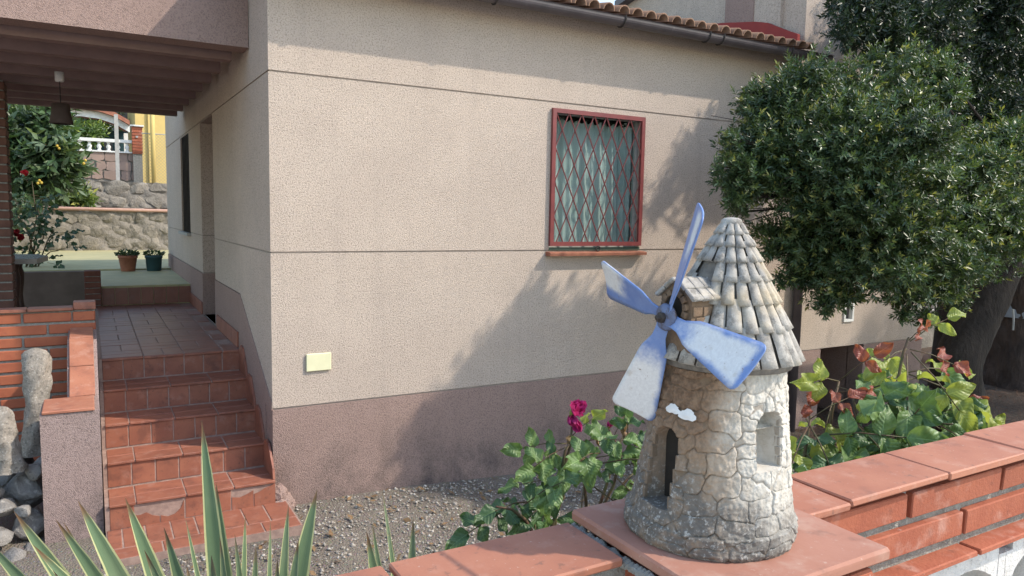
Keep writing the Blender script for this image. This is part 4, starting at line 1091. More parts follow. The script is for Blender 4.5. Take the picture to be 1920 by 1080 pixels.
m = MB(); m.prism([(24.7, 6.0), (28.5, 7.2), (32.3, 6.0)], 'x', 1.1, 6.7); m.build('roof', m_tile, yb)
m = MB(); m.box(1.62, 1.70, 24.93, 25.0, .5, 6.0); m.build('pilaster', m_yellow, yb)
gb = thing('grey_house', 'dark grey house gable seen left of the yellow wall', 'house', (.0, 30, .5))
m = MB(); m.box(.85, 1.52, 29.5, 34, .5, 4.2); m.build('wall', m_grey, gb)
m = MB(); m.prism([(29.2, 4.2), (31.7, 5.0), (34.2, 4.2)], 'x', .7, 1.5); m.build('roof', m_tile, gb)
# curved terracotta canopy with a white underside
ar = thing('curved_canopy', 'curved terracotta canopy with white fascia above the balustrade', 'canopy', (0, 21.5, 1.0))
P_ = [at(px, py, 21.5) for px, py in ((60, 214), (100, 206), (150, 205), (185, 210), (215, 220), (243, 236))]
for nm, dz0_, dz1_, mt, ya, yb_ in (('canopy_roof', .0, .11, m_sill, 21.3, 23.5), ('fascia', -.17, -.002, m_white, 21.45, 21.5)):
    m = MB()
    pts = [(p[0], p[2]) for p in P_]
    poly = [(x, z + dz1_) for x, z in pts] + [(x, z + dz0_) for x, z in pts[::-1]]
    for i in range(len(pts) - 1):
        m.prism([(pts[i][0], pts[i][1] + dz0_), (pts[i + 1][0], pts[i + 1][1] + dz0_), (pts[i + 1][0], pts[i + 1][1] + dz1_), (pts[i][0], pts[i][1] + dz1_)], 'y', ya, yb_)
    m.build(nm, mt, ar)
for x in (pts[1][0], pts[-1][0] - .05):
    m = MB(); m.box(x - .05, x + .05, 22.5, 22.6, .5, 1.98); m.build('post', m_white, ar)
m = MB(); m.box(-3.0, .95, 22.8, 22.85, .5, 2.05); tag(m.build('shade_netting', m_net), 'dark teal shade netting behind the white balustrade', 'netting')
m = MB(); p = at(203, 262, 20.6); m.box(p[0] - .09, p[0] + .09, 20.55, 20.7, 1.3, 1.62); tag(m.build('black_box', m_black), 'small black box standing behind the white balustrade', 'box')
p0, p1 = at(98, 233, 20.9), at(122, 250, 20.9)
m = MB(); m.prism([(p0[0] - .2, p0[2] - .15), (p0[0] - .2, p0[2] + .12), (p1[0], p1[2] + .02), (p1[0], p1[2] - .06)], 'y', 20.8, 21.2); m.box(p0[0] - .2, p0[0] - .1, 20.9, 21.0, .5, p0[2] - .1)
tag(m.build('clay_ridge', m_sill), 'sloping terracotta roof edge left of the balustrade', 'roof edge')

# ------------------------------------------------------------------ pots, table, lamp
def potted(name, label, c, r0, r1, h, mat, seed, nleaf=260):
    t = thing(name, label, 'flowerpot', c)
    m = MB(); m.lathe(c, [(r0 * .96, 0), (r0, .008), (r1, h * .82), (r1 * 1.07, h * .83), (r1 * 1.09, h), (r1 * .98, h), (r1 * .93, h * .9), (.01, h * .88)], 26); m.build('pot', mat, t, True)
    rg = np.random.default_rng(seed); Vs, Fs, Cs = [], [], []
    for k in range(nleaf):
        a, q = rg.uniform(0, 6.28), math.sqrt(rg.uniform()) * r1 * 1.15; b = np.array((c[0] + q * math.cos(a), c[1] + q * math.sin(a), c[2] + h * .95 + rg.uniform(0, .05 + .03 * math.cos(q / r1 * 1.5))))
        d = nrm((math.cos(a) + rg.normal(0, .5), math.sin(a) + rg.normal(0, .5), rg.uniform(.1, 1.2))); s_ = nrm(np.cross(d, rg.normal(0, 1, 3))); L, W = rg.uniform(.03, .06), rg.uniform(.008, .014)
        i = len(Vs); Vs += [b, b + d * L * .5 + s_ * W, b + d * L, b + d * L * .5 - s_ * W]; Fs.append((i, i + 1, i + 2, i + 3)); g_ = rg.uniform(.5, 1.2); Cs += [(.05 * g_, .085 * g_, .035 * g_)] * 4
    link(bpy.data.objects.new('plant', np_mesh('plant', np.array(Vs), np.array(Fs), m_crown, False, np.array(Cs))), t)
potted('terracotta_pot', 'terracotta flowerpot with a low bushy plant on the far green step', (.455, 11.70, -.892), .09, .118, .225, m_sill, 1)
potted('teal_pot', 'dark teal flowerpot with a low plant beside the terracotta pot', (.785, 11.70, -.892), .095, .108, .22, m_pot_g, 2, 150)
tb = thing('garden_table', 'stone topped table on turned dark legs in the porch shade', 'table', (-.75, 8.9, -1.42))
m = MB(); m.prism([(-1.6, 8.55), (-.46, 8.55), (-.385, 9.05), (-.5, 9.4), (-1.6, 9.4)], 'z', -.565, -.515); m.build('table_top', m_marble, tb)
for x, y in ((-.66, 8.75), (-.66, 9.25), (-1.45, 8.75), (-1.45, 9.25)):
    m = MB(); m.lathe((x, y, -1.42), [(.05, 0), (.055, .05), (.03, .1), (.035, .2), (.05, .32), (.035, .4), (.028, .5), (.045, .62), (.05, .72), (.032, .78), (.05, .84), (.05, .855)], 14); m.build('leg', m_wood, tb, True)
lamp = thing('pendant_lamp', 'dark pendant lamp hanging from the porch joists', 'lamp', (-.18, 7.3, .69))
m = MB(); m.lathe((-.177, 7.30, 1.03), [(.03, 0), (.034, .01), (.034, .078)], 14); m.build('ceiling_rose', m_white, lamp, True)
m = MB(); m.tube([(-.177, 7.30, 1.05), (-.176, 7.30, .83)], .004, 6); m.build('cord', m_black, lamp)
m = MB(); m.lathe((-.176, 7.30, .685), [(.085, 0), (.088, .004), (.07, .10), (.066, .165), (.02, .172)], 20, False); m.build('lamp_shade', m_shade, lamp, True)
for s_ in (-1, 1):
    m = MB(); m.tube([(-.176 + s_ * .07, 7.30, .80), (-.176 + s_ * .105, 7.30, .815), (-.176 + s_ * .11, 7.30, .77), (-.176 + s_ * .085, 7.3, .755)], .004, 6); m.build('scroll', m_iron, lamp)

# ------------------------------------------------------------------ raised neighbouring volume over the roof
FX = 6.1
m = MB(); m.box(FX, HX1, HY, HY + .2, 1.622, 5.5); m.build('upper_wall', m_wall, house)
def flank(ya, yb, zt0, zt1, x, mat, nm='upper_wall'):
    m = MB(); m.prism([(ya, 1.4), (yb, 1.4), (yb, zt1), (ya, zt0)], 'x', x, FX + .3); m.build(nm, mat, house)
flank(5.2, 5.275, 5.5, 5.5, FX, m_wall); flank(5.275, 5.62, 5.5, 5.5, FX - .04, m_wall); flank(5.62, 6.02, 5.5, 5.5, FX - .05, m_plum); flank(6.02, 7.8, 5.5, 2.75, FX, m_wall); flank(7.8, 9.5, 2.75, 2.0, FX - .02, m_plum)
m = MB(); m.prism([(5.01, 1.62), (5.01, 1.80), (5.12, 1.85), (5.39, 1.985), (5.55, 2.03), (6.02, 2.115), (6.14, 2.13), (6.32, 2.07), (6.9, 2.10), (6.9, 1.62)], 'x', FX - .09, FX - .055); m.build('flashing', m_flash, house)
m = MB(); m.box(FX - .035, FX + .02, 7.12, 7.27, 2.30, 2.46); nw = m.build('window', m_white, house)
m = MB(); m.box(FX - .042, FX - .036, 7.145, 7.245, 2.32, 2.44); m.build('pane', m_darkglass, nw)
m = MB(); m.prism([(7.0, 2.86), (7.0, 2.93), (7.9, 2.78), (7.9, 2.70)], 'x', FX - .12, FX + .32); m.build('verge', m_gutter, house)
# ------------------------------------------------------------------ far right: boundary wall, railing, odds and ends
bw = MB(); bw.box(11.2, 22, 7.5, 7.75, -2.4, -1.76); tag(bw.build('boundary_wall', m_render_old), 'low shaded boundary wall behind the leaning tree', 'wall')
rl = thing('metal_railing', 'pale metal railing on the boundary wall behind the leaning trunk', 'railing', (14, 7.6, -1.76))
for z in (-1.70, -1.55, -1.40, -1.25, -1.10, -.95, -.8): 
    m = MB(); m.tube([(12.4, 7.62, z), (18, 7.62, z)], .014, 6); m.build('rail', m_railing, rl)
for x in np.arange(12.4, 18, .75):
    m = MB(); m.bar((x, 7.62, -1.77), (x, 7.62, -.75), .035); m.build('post', m_railing, rl)
rock('white_rubble', m_white, tuple(at(1797, 634, 7.0)), (.10, .08, .07), 5); o = bpy.context.scene.objects['white_rubble']; tag(o, 'lump of pale rubble on the ground behind the leaning trunk', 'rubble')
p = at(1764, 668, 6.6); m = MB(); m.tube([(p[0] - .28, 6.6, p[2] - .06), (p[0] + .22, 6.65, p[2])], [.13, .13], 16); o = m.build('cut_log', plain('log_wood', (.42, .30, .24), (.34, .23, .18), 12, rough=.9), None, True); tag(o, 'pinkish cut log lying left of the leaning trunk', 'log')

# ================================================================== TREES
def leafcloud(clusters, nspr, L, W, per, palette, tip, seed, surf=.45, droop=.15, up=.5, tipfrac=.3, clump=0):
    """sprigs of leaves through a set of ellipsoids (centre, radii); returns V, F, colours"""
    rg = np.random.default_rng(seed)
    vol = np.array([np.prod(c[1]) ** .75 for c in clusters]); pk = rg.choice(len(clusters), nspr, p=vol / vol.sum())
    if clump:
        new = []
        for c, rr_ in clusters:
            for _ in range(clump):
                dd = rg.normal(0, 1, 3); dd /= np.linalg.norm(dd); new.append((np.array(c) + dd * np.array(rr_) * rg.uniform(.45, 1.02), tuple(np.array(rr_) * rg.uniform(.16, .46) * np.array((1.15, 1.15, .8)))))
        clusters = new; vol = np.array([np.prod(c[1]) ** .75 for c in clusters]); pk = rg.choice(len(clusters), nspr, p=vol / vol.sum())
    C = np.array([c[0] for c in clusters])[pk]; Rr = np.array([c[1] for c in clusters])[pk]
    d = rg.normal(0, 1, (nspr, 3)); d /= np.linalg.norm(d, axis=1)[:, None]
    rad = rg.uniform(0, 1, nspr) ** surf
    rad *= 1 + .16 * np.sin(d[:, 0] * 7 + pk) * np.sin(d[:, 2] * 6 + 2 * pk) + .12 * rg.normal(0, 1, nspr)
    P = C + d * Rr * rad[:, None]
    ax = d + np.array((0, 0, up)) + rg.normal(0, .45, (nspr, 3)); ax /= np.linalg.norm(ax, axis=1)[:, None]
    n = nspr * per
    Pn = np.repeat(P, per, 0); A = np.repeat(ax, per, 0); k = np.tile(np.arange(per), nspr)
    ref = rg.normal(0, 1, (nspr, 3)); s1 = np.cross(ax, ref); s1 /= np.linalg.norm(s1, axis=1)[:, None]; s2 = np.cross(ax, s1)
    s1 = np.repeat(s1, per, 0); s2 = np.repeat(s2, per, 0)
    phi = k * 2.4 + rg.normal(0, .3, n); frac = k / per
    tw = L * 1.5
    base = Pn + A * ((frac - .5) * tw)[:, None]
    out = s1 * np.cos(phi)[:, None] + s2 * np.sin(phi)[:, None]
    dirv = out * (1.0 - .45 * frac)[:, None] + A * (.35 + .75 * frac)[:, None] + np.array((0, 0, -droop)); dirv /= np.linalg.norm(dirv, axis=1)[:, None]
    nn = np.cross(np.cross(dirv, A), dirv) + rg.normal(0, .25, (n, 3)); nn /= np.linalg.norm(nn, axis=1)[:, None]
    sd = np.cross(dirv, nn); sd /= np.linalg.norm(sd, axis=1)[:, None]
    Ll = (L * rg.uniform(.65, 1.2, n))[:, None]; Wl = (W * rg.uniform(.75, 1.2, n))[:, None]
    v0 = base; v1 = base + dirv * Ll * .45 + sd * Wl * .5 + nn * Wl * .18; v2 = base + dirv * Ll; v3 = base + dirv * Ll * .45 - sd * Wl * .5 + nn * Wl * .18
    V_ = np.stack([v0, v1, v2, v3], 1).reshape(-1, 3); F_ = np.arange(n * 4).reshape(n, 4)
    F_ = np.concatenate([F_[:, [0, 1, 2]], F_[:, [0, 2, 3]]])
    pal = np.array(palette); col = pal[rg.integers(0, len(pal), nspr)]; col = np.repeat(col, per, 0) * rg.uniform(.65, 1.3, (n, 1))
    tipc = (rg.uniform(0, 1, len(clusters)) ** 2.2)[pk] * 2.4 * tipfrac; col = col * np.repeat(rg.uniform(.75, 1.25, len(clusters))[pk], per)[:, None]
    istip = np.repeat(rg.uniform(0, 1, nspr) < tipc, per) & (frac > .62) & (np.repeat(rad, per) > .8)
    col = np.where(istip[:, None], np.array(tip) * rg.uniform(.6, 1.2, (n, 1)), col)
    return V_, F_, np.repeat(col, 4, 0)
def cl(px, py, Y, rpx, ry=None, fz=1.0):
    c = at(px, py, Y); s = depth(c) / FPX; r = rpx * s; return (c, (r * 1.05, ry or r, r * fz))
def branches(mb, pts, clusters, r0, seed, twigs=3):
    r = random.Random(seed)
    for c, rad in clusters:
        b = min(pts, key=lambda p: np.linalg.norm(np.array(p) - c)); b = np.array(b); mid = (b + c) / 2 + np.array([r.uniform(-.15, .15) for _ in range(3)])
        mb.tube([b, mid, c], [r0, r0 * .6, r0 * .25], 6)
        for _ in range(twigs):
            e_ = c + np.array([r.gauss(0, 1) for _ in range(3)]) * np.array(rad) * .55; mb.tube([mid * .3 + c * .7, e_], [r0 * .25, r0 * .08], 5)
def sweep(mb, pts, rad, n, ridges=0.0, seed=0, sub=8, twist=.3):
    """bark covered trunk through pts, ridged lengthways"""
    pts = np.array(pts, float); q = np.linspace(0, len(pts) - 1, sub * (len(pts) - 1) + 1)
    P = np.stack([np.interp(q, np.arange(len(pts)), pts[:, i]) for i in range(3)], 1)
    for _ in range(3): P[1:-1] = (P[:-2] + 2 * P[1:-1] + P[2:]) / 4
    Rr = np.interp(q, np.arange(len(pts)), rad); r = np.random.default_rng(seed); ph = r.uniform(0, 6, 8); V_ = []
    for i, p in enumerate(P):
        d = nrm(P[min(i + 1, len(P) - 1)] - P[max(i - 1, 0)]); a = nrm(np.cross(d, (0, 1, .1))); b = np.cross(d, a)
        for k in range(n):
            t = 2 * PI * k / n + twist * math.sin(i * .11 + ph[0])
            f = 1 + ridges * (abs(math.sin(4.5 * t + .35 * math.sin(i * .7 + ph[1]))) - .5 + .55 * math.sin(9 * t + i * .23 + ph[2]) * math.sin(i * .9 + 3 * t)) + r.normal(0, ridges * .14)
            V_.append(p + (a * math.cos(t) + b * math.sin(t)) * Rr[i] * f)
    F_ = [(i * n + k, i * n + (k + 1) % n, (i + 1) * n + (k + 1) % n, (i + 1) * n + k) for i in range(len(P) - 1) for k in range(n)]
    mb.add(V_, F_); return mb

# --- tree with leaning trunk in front of the house wall
T1p = [at(1803, 800, 4.25), at(1797, 740, 4.25), at(1792, 690, 4.2), at(1815, 630, 4.2), at(1848, 570, 4.15), at(1880, 505, 4.1), at(1900, 450, 4.0), at(1900, 410, 3.9), at(1880, 370, 3.85)]
T1p[0][2] = -2.35
tree1 = thing('leaning_evergreen_tree', 'leaning evergreen tree with sunlit glossy crown in front of the house', 'tree', (8.0, 4.25, -2.1))
mb = MB(); sweep(mb, T1p, [.26, .235, .225, .215, .20, .175, .15, .11, .06], 26, .05, 3)
trunk1 = mb.build('trunk', m_bark, tree1, True)
C1 = [cl(1408, 290, 3.75, 58), cl(1395, 330, 3.7, 45), cl(1432, 190, 3.9, 45), cl(1470, 240, 3.75, 85), cl(1440, 350, 3.8, 40, .3), cl(1540, 215, 3.7, 90), cl(1500, 130, 4.3, 28), cl(1545, 300, 3.5, 110), cl(1640, 200, 3.7, 85), cl(1715, 145, 3.65, 50), cl(1750, 150, 3.6, 42), cl(1735, 185, 3.6, 60),
      cl(1640, 310, 3.3, 120), cl(1560, 420, 3.5, 95), cl(1490, 455, 3.75, 50, .35), cl(1530, 505, 3.6, 48), cl(1575, 535, 3.5, 42), cl(1640, 450, 3.25, 110), cl(1715, 420, 3.2, 110), cl(1715, 540, 3.4, 45), cl(1770, 505, 3.4, 55), cl(1795, 370, 3.3, 100), cl(1800, 310, 3.4, 60), cl(1875, 340, 3.3, 95), cl(1910, 270, 3.4, 45), cl(1860, 440, 3.4, 80), cl(1930, 430, 3.5, 60), cl(1650, 510, 3.5, 38), cl(1352, 312, 3.7, 16), cl(1366, 372, 3.7, 20), cl(1388, 398, 3.75, 16), cl(1445, 472, 3.75, 20), cl(1472, 522, 3.7, 16), cl(1545, 572, 3.5, 20), cl(1602, 552, 3.5, 15), cl(1692, 590, 3.4, 16), cl(1737, 597, 3.4, 18), cl(1415, 230, 3.8, 24), cl(1372, 262, 3.7, 18), cl(1800, 565, 3.5, 20), cl(1700, 105, 3.6, 18), cl(1760, 118, 3.6, 16), cl(1590, 145, 3.7, 20)]
mb = MB(); branches(mb, T1p[5:], C1, .024, 2); mb.build('branches', m_bark, tree1, True)
pal1 = [(.068, .102, .038), (.052, .086, .036), (.085, .118, .042), (.062, .102, .048), (.044, .072, .034)]
V_, F_, c_ = leafcloud(C1, 17000, .046, .0145, 10, pal1, (.25, .25, .075), 5, .42, tipfrac=.3, clump=10)
Vb, Fb, cb_ = leafcloud(C1, 5500, .044, .014, 10, pal1, (.22, .23, .07), 55, .5, tipfrac=.15)
V_, F_, c_ = np.concatenate([V_, Vb]), np.concatenate([F_, Fb + len(V_)]), np.concatenate([c_, cb_])
Vb, Fb, cb_ = leafcloud([(c, tuple(1.17 * q for q in r_)) for c, r_ in C1], 2600, .046, .014, 12, pal1, (.25, .25, .075), 77, .06, tipfrac=.4)
V_, F_, c_ = np.concatenate([V_, Vb]), np.concatenate([F_, Fb + len(V_)]), np.concatenate([c_, cb_])
link(bpy.data.objects.new('crown', np_mesh('crown', V_, F_, m_crown, False, c_)), tree1)

# --- dark dense tree behind, above the roof end
tree2 = thing('dark_evergreen_tree', 'tall dark evergreen tree behind the sunlit crown, above the roof end', 'tree', (9.9, 5.5, -2.2))
mb = MB(); T2p = [(9.9, 5.5, -2.4), (9.8, 5.4, -.5), (9.3, 5.0, .8), (8.9, 4.8, 2.2)]; sweep(mb, T2p, [.22, .19, .14, .06], 18, .05, 6); mb.build('trunk', m_bark, tree2, True)
C2 = [cl(1600, 15, 4.25, 52), cl(1577, 70, 4.25, 26), cl(1610, 60, 4.25, 34), cl(1655, 40, 4.25, 75), cl(1735, 30, 4.25, 95), cl(1830, 40, 4.7, 105), cl(1920, 60, 4.8, 110), cl(1680, 110, 4.25, 55), cl(1760, 130, 4.75, 90), cl(1860, 160, 4.7, 110), cl(1930, 190, 4.8, 90), cl(1800, 230, 4.8, 90), cl(1890, 280, 4.8, 90), cl(1830, 320, 4.9, 75), cl(1900, 400, 5.0, 80), cl(1700, -60, 4.8, 110), cl(1850, -80, 4.8, 130), cl(1960, 330, 5.0, 90), cl(1850, 410, 5.1, 60), cl(1760, 300, 4.6, 70), cl(1800, 250, 4.4, 60), cl(1860, 250, 4.3, 60), cl(1840, 200, 4.4, 60), cl(1900, 230, 4.4, 50), cl(1650, 120, 4.25, 26), cl(1930, 460, 5.2, 60)]
mb = MB(); branches(mb, T2p[1:], C2, .022, 4, 2); mb.build('branches', m_bark, tree2, True)
pal2 = [(.022, .038, .020), (.018, .033, .019), (.027, .047, .022), (.022, .04, .026)]
V_, F_, c_ = leafcloud(C2, 12000, .056, .017, 10, pal2, (.055, .065, .03), 8, .45, clump=7)
Vb, Fb, cb_ = leafcloud(C2, 15000, .056, .018, 10, pal2, (.055, .065, .03), 88, .55)
V_, F_, c_ = np.concatenate([V_, Vb]), np.concatenate([F_, Fb + len(V_)]), np.concatenate([c_, cb_])
link(bpy.data.objects.new('crown', np_mesh('crown', V_, F_, m_crown, False, c_)), tree2)

# --- big pine, only its trunk in view; its crown spreads overhead out of frame
pine = thing('old_pine_tree', 'thick ridged pine trunk wrapped with a grey band at the right edge', 'tree', (11.15, 5.2, -2.2))
PB = at(1908, 735, 5.2); PT = at(1918, 420, 5.2)
mb = MB(); Pp = [(PB[0], 5.2, -2.6), (PB[0], 5.2, -2.0), (PB[0] + .02, 5.2, -1.2), (PT[0], 5.2, -.2), (PT[0] + .1, 5.2, 1.5), (PT[0] + .3, 5.1, 4.0)]; sweep(mb, Pp, [.62, .50, .45, .42, .38, .26], 60, .075, 9, 14, .1)
mb.build('trunk', m_pine, pine, True)
bz = at(1890, 588, 5.0)[2]
m = MB(); m.lathe((PB[0] + .02, 5.2, bz - .09), [(.488, 0), (.492, .03), (.486, .12), (.478, .19)], 34, False)
o = m.build('band', m_band, pine, True)
m = MB(); sx = at(1897, 590, 4.7); m.tube([(sx[0], 4.69, bz + .12), (sx[0] + .015, 4.68, bz - .02), (sx[0] + .04, 4.69, bz - .14)], .012, 6); m.build('band_tie', m_conc, pine)
C3 = [(np.array((x, y, z)), (1.3, 1.2, .6)) for x, y, z in ((10.9, 2.2, 2.0), (11.6, 1.7, 2.7), (10.4, 2.6, 1.4), (12.4, 1.2, 2.9), (11.5, 3.6, 3.3), (13.0, 3.2, 3.4), (12.2, 1.8, 3.0), (13.6, 1.6, 2.6), (14.6, 2.8, 3.2), (13.2, 4.8, 3.8), (15, 4.4, 3.6), (12.0, 5.6, 4.2), (14.2, 6.2, 4.2), (13.8, .6, 1.9), (15.2, 1.4, 2.2))]
mb = MB(); branches(mb, [(PT[0] + .3, 5.1, 4.0), (PT[0] + .15, 5.15, 2.5)], C3, .08, 6, 2); mb.build('branches', m_pine, pine, True)
V_, F_, c_ = leafcloud(C3, 9000, .14, .012, 10, [(.03, .055, .022), (.025, .045, .02)], (.05, .07, .03), 12, .6)
link(bpy.data.objects.new('crown', np_mesh('crown', V_, F_, m_crown, False, c_)), pine)

# --- loquat tree and shrubs beyond the porch
loq = thing('loquat_tree', 'loquat tree with long leaves and yellow fruit above the stone wall', 'tree', (-1.4, 15.6, -.87))
Lp = [(-1.7, 15.8, -.9), (-1.6, 15.7, .3), (-1.5, 15.6, 1.4)]
mb = MB(); sweep(mb, Lp, [.1, .08, .05], 12, .04, 2); mb.build('trunk', m_bark, loq, True)
CL = [cl(30, 240, 15.4, 45), cl(80, 235, 15.4, 45), cl(30, 300, 15.3, 45), cl(90, 290, 15.2, 45), cl(130, 300, 15.2, 28), cl(60, 350, 15.3, 40), cl(110, 335, 15.2, 30), cl(-40, 280, 15.4, 60), cl(20, 390, 15.3, 25)]
mb = MB(); branches(mb, Lp[1:], CL, .03, 5, 1); mb.build('branches', m_bark, loq, True)
V_, F_, c_ = leafcloud(CL, 620, .24, .075, 8, [(.065, .105, .045), (.045, .08, .035), (.10, .135, .075)], (.13, .17, .05), 15, .5, .35)
link(bpy.data.objects.new('crown', np_mesh('crown', V_, F_, m_crown, False, c_)), loq)
m_fruit = plain('loquat_fruit', (.50, .36, .06), (.45, .28, .04), 30, rough=.5)
fm = MB().lathe((0, 0, -.03), [(.004, 0), (.018, .008), (.024, .022), (.02, .038), (.006, .05)], 10).mesh('fruit', m_fruit, True)
for px, py in ((107, 273), (111, 278), (74, 338), (78, 342), (71, 343), (160, 300), (157, 306)): inst('fruit', fm, loq, at(px, py, 14.8))
def shrub(name, label, clusters, n, L, W, pal, tip, seed, base):
    t = thing(name, label, 'shrub', base); mb = MB(); branches(mb, [base], clusters, .015, seed, 2); mb.build('stems', m_stem, t, True)
    V_, F_, c_ = leafcloud(clusters, n, L, W, 7, pal, tip, seed, .5, .2); link(bpy.data.objects.new('foliage', np_mesh('foliage', V_, F_, m_crown, False, c_)), t)
b_ = at(140, 385, 17.9)
shrub('terrace_shrub', 'light green leafy shrub on the ledge above the pink coping', [cl(115, 372, 17.8, 14), cl(145, 368, 17.8, 18), cl(165, 376, 17.8, 12), cl(95, 378, 17.8, 10)], 110, .16, .05, [(.12, .17, .04), (.07, .11, .035)], (.3, .3, .06), 21, (b_[0], 17.9, -.02))
b_ = at(170, 260, 21.0)
shrub('balustrade_shrub', 'bright green shrub growing behind the white balustrade', [cl(150, 246, 21, 14), cl(175, 250, 21, 20), cl(160, 262, 21, 18), cl(130, 262, 21, 16)], 260, .13, .04, [(.12, .18, .05), (.09, .15, .04)], (.25, .3, .06), 22, (b_[0], 21.0, .52))
shrub('upper_garden_shrub', 'green tree tops over the curved canopy', [(np.array((-1.6, 27, 2.9)), (1.6, 1, .7)), (np.array((.2, 28, 2.8)), (1.0, 1, .6))], 500, .2, .07, [(.09, .14, .04), (.06, .1, .03)], (.2, .25, .05), 23, (-.8, 27.5, .52))

# ================================================================== ROSES
def leaf_mesh(L, W, mat, fold=.25, curl=.25, serr=.05, seed=0, name='leaf'):
    r = random.Random(seed); nl, nw = 14, 6; V_ = []; UV = []
    tw = r.uniform(-.25, .25)
    for j in range(nl + 1):
        u = j / nl; w_ = W / 2 * (math.sin(PI * min(1, u ** .78)) ** .72) * (1 if 0 < j < nl else 0)
        if 0 < j < nl: w_ *= 1 + serr * (1 if j % 2 else -1)
        for i in range(nw + 1):
            v = -1 + 2 * i / nw; y = w_ * v; z = fold * abs(y) - curl * L * u * u + .010 * L / .06 * math.sin(u * 9 + 3 * v + seed) * abs(v) + tw * y * u
            V_.append((u * L, y, z)); UV.append((u, i / nw))
    F_ = [(j * (nw + 1) + i, (j + 1) * (nw + 1) + i, (j + 1) * (nw + 1) + i + 1, j * (nw + 1) + i + 1) for j in range(nl) for i in range(nw)]
    return np_mesh(name, np.array(V_), np.array(F_), mat, True, uv=np.array(UV))
LM = {k: [leaf_mesh(.055, .034, mt, random.uniform(.1, .35), random.uniform(.05, .4), .018, s) for s in range(4)] for k, mt in (('G', m_leafG), ('D', m_leafD), ('Y', m_leafY), ('R', m_leafR), ('B', m_leafB))}
def leafat(parent, kind, p, d, n, s, name='leaf'):
    d = nrm(d); n = np.asarray(n, float); n = n - d * (d @ n); n = nrm(n) if np.linalg.norm(n) > 1e-3 else nrm(np.cross(d, (1, .3, .2))); y = np.cross(n, d)
    o = inst(name, random.choice(LM[kind]), parent, p, None, (s, s, s)); o.rotation_mode = 'QUATERNION'
    o.rotation_quaternion = Matrix(((d[0], y[0], n[0]), (d[1], y[1], n[1]), (d[2], y[2], n[2]))).to_quaternion(); return o
def compound(parent, mb, p, d, kind, s=1.0, n=5, face=(-.45, -.55, .7)):
    """rose leaf: leaflets on a thin stalk"""
    p = np.array(p, float); d = nrm(d); L = .125 * s; q = p + d * L + np.array((0, 0, -.012 * s)); mb.tube([p, (p + q) / 2 + np.array((0, 0, .006 * s)), q], [.0016 * s, .0013 * s, .001 * s], 5)
    nn = nrm(np.array(face) + np.array([random.gauss(0, .35) for _ in range(3)])); sd = nrm(np.cross(nn, d)); kk_ = lambda: kind if kind == 'B' or random.random() < .8 else random.choice('GD' if kind in 'GD' else 'YG' if kind == 'Y' else 'RY')
    leafat(parent, kk_(), q, d + np.array((0, 0, -.15)), nn, s * random.uniform(.95, 1.2))
    if n >= 3:
        for s_ in (-1, 1): leafat(parent, kk_(), p + (q - p) * .74, d * .32 + sd * s_ + np.array((0, 0, random.uniform(-.25, .15))), nn + np.array([random.gauss(0, .25) for _ in range(3)]), s * random.uniform(.8, 1.05))
    if n >= 5:
        for s_ in (-1, 1): leafat(parent, kk_(), p + (q - p) * .38, d * .12 + sd * s_ + np.array((0, 0, random.uniform(-.25, .15))), nn + np.array([random.gauss(0, .25) for _ in range(3)]), s * random.uniform(.65, .85))
def petalmesh(L, W, cup, mat, seed, name='petal'):
    r = random.Random(seed); V_ = []; UV = []; n = 6
    for j in range(n + 1):
        u = j / n; w_ = W / 2 * math.sin(PI * (.12 + .76 * u)) ** .6
        for i in range(n + 1):
            v = -1 + 2 * i / n; V_.append((u * L, w_ * v, cup * L * u * u + .25 * W * v * v * (1 - .6 * u) + r.gauss(0, .0012) + .004 * math.sin(5 * v + seed) * u)); UV.append((u, .2))
    F_ = [(j * (n + 1) + i, (j + 1) * (n + 1) + i, (j + 1) * (n + 1) + i + 1, j * (n + 1) + i + 1) for j in range(n) for i in range(n)]
    return np_mesh(name, np.array(V_), np.array(F_), mat, True, uv=np.array(UV))
def bloom(parent, p, up, mat, s=1.0, n=10, spread=.9, name='flower', seed=0):
    """head of overlapping petals with sepals"""
    r = random.Random(seed); up = nrm(up); ref = nrm(np.cross(up, (.3, .9, .1))); b = np.cross(up, ref)
    h = MB(); h.lathe((0, 0, 0), [(.002 * s, -.012 * s), (.0065 * s, -.006 * s), (.0075 * s, 0), (.003 * s, .006 * s)], 9)
    o = h.build(name, m_leafY if mat is not m_wither else m_wither, parent, True, p); o.rotation_euler = Vector(up).to_track_quat('Z', 'Y').to_euler(); ORG[o] = Vector(p)
    q0 = Vector(up).to_track_quat('Z', 'Y')
    for k in range(n):
        a = k * 2.4 + r.uniform(-.3, .3); tilt = spread * (.35 + .65 * k / n) * r.uniform(.7, 1.3)
        rx = Vector((math.cos(a) * math.sin(tilt), math.sin(a) * math.sin(tilt), math.cos(tilt))); nz = Vector((-math.cos(a) * math.cos(tilt), -math.sin(a) * math.cos(tilt), math.sin(tilt))); ry = nz.cross(rx)
        pm = petalmesh(.026 * s * r.uniform(.8, 1.2), .024 * s, .3, mat, k)
        c = bpy.data.objects.new('petal', pm); COL.objects.link(c); c.parent = o; c.rotation_mode = 'QUATERNION'
        c.rotation_quaternion = Matrix(((rx.x, ry.x, nz.x), (rx.y, ry.y, nz.y), (rx.z, ry.z, nz.z))).to_quaternion(); c.location = (0, 0, -.002)
    return o

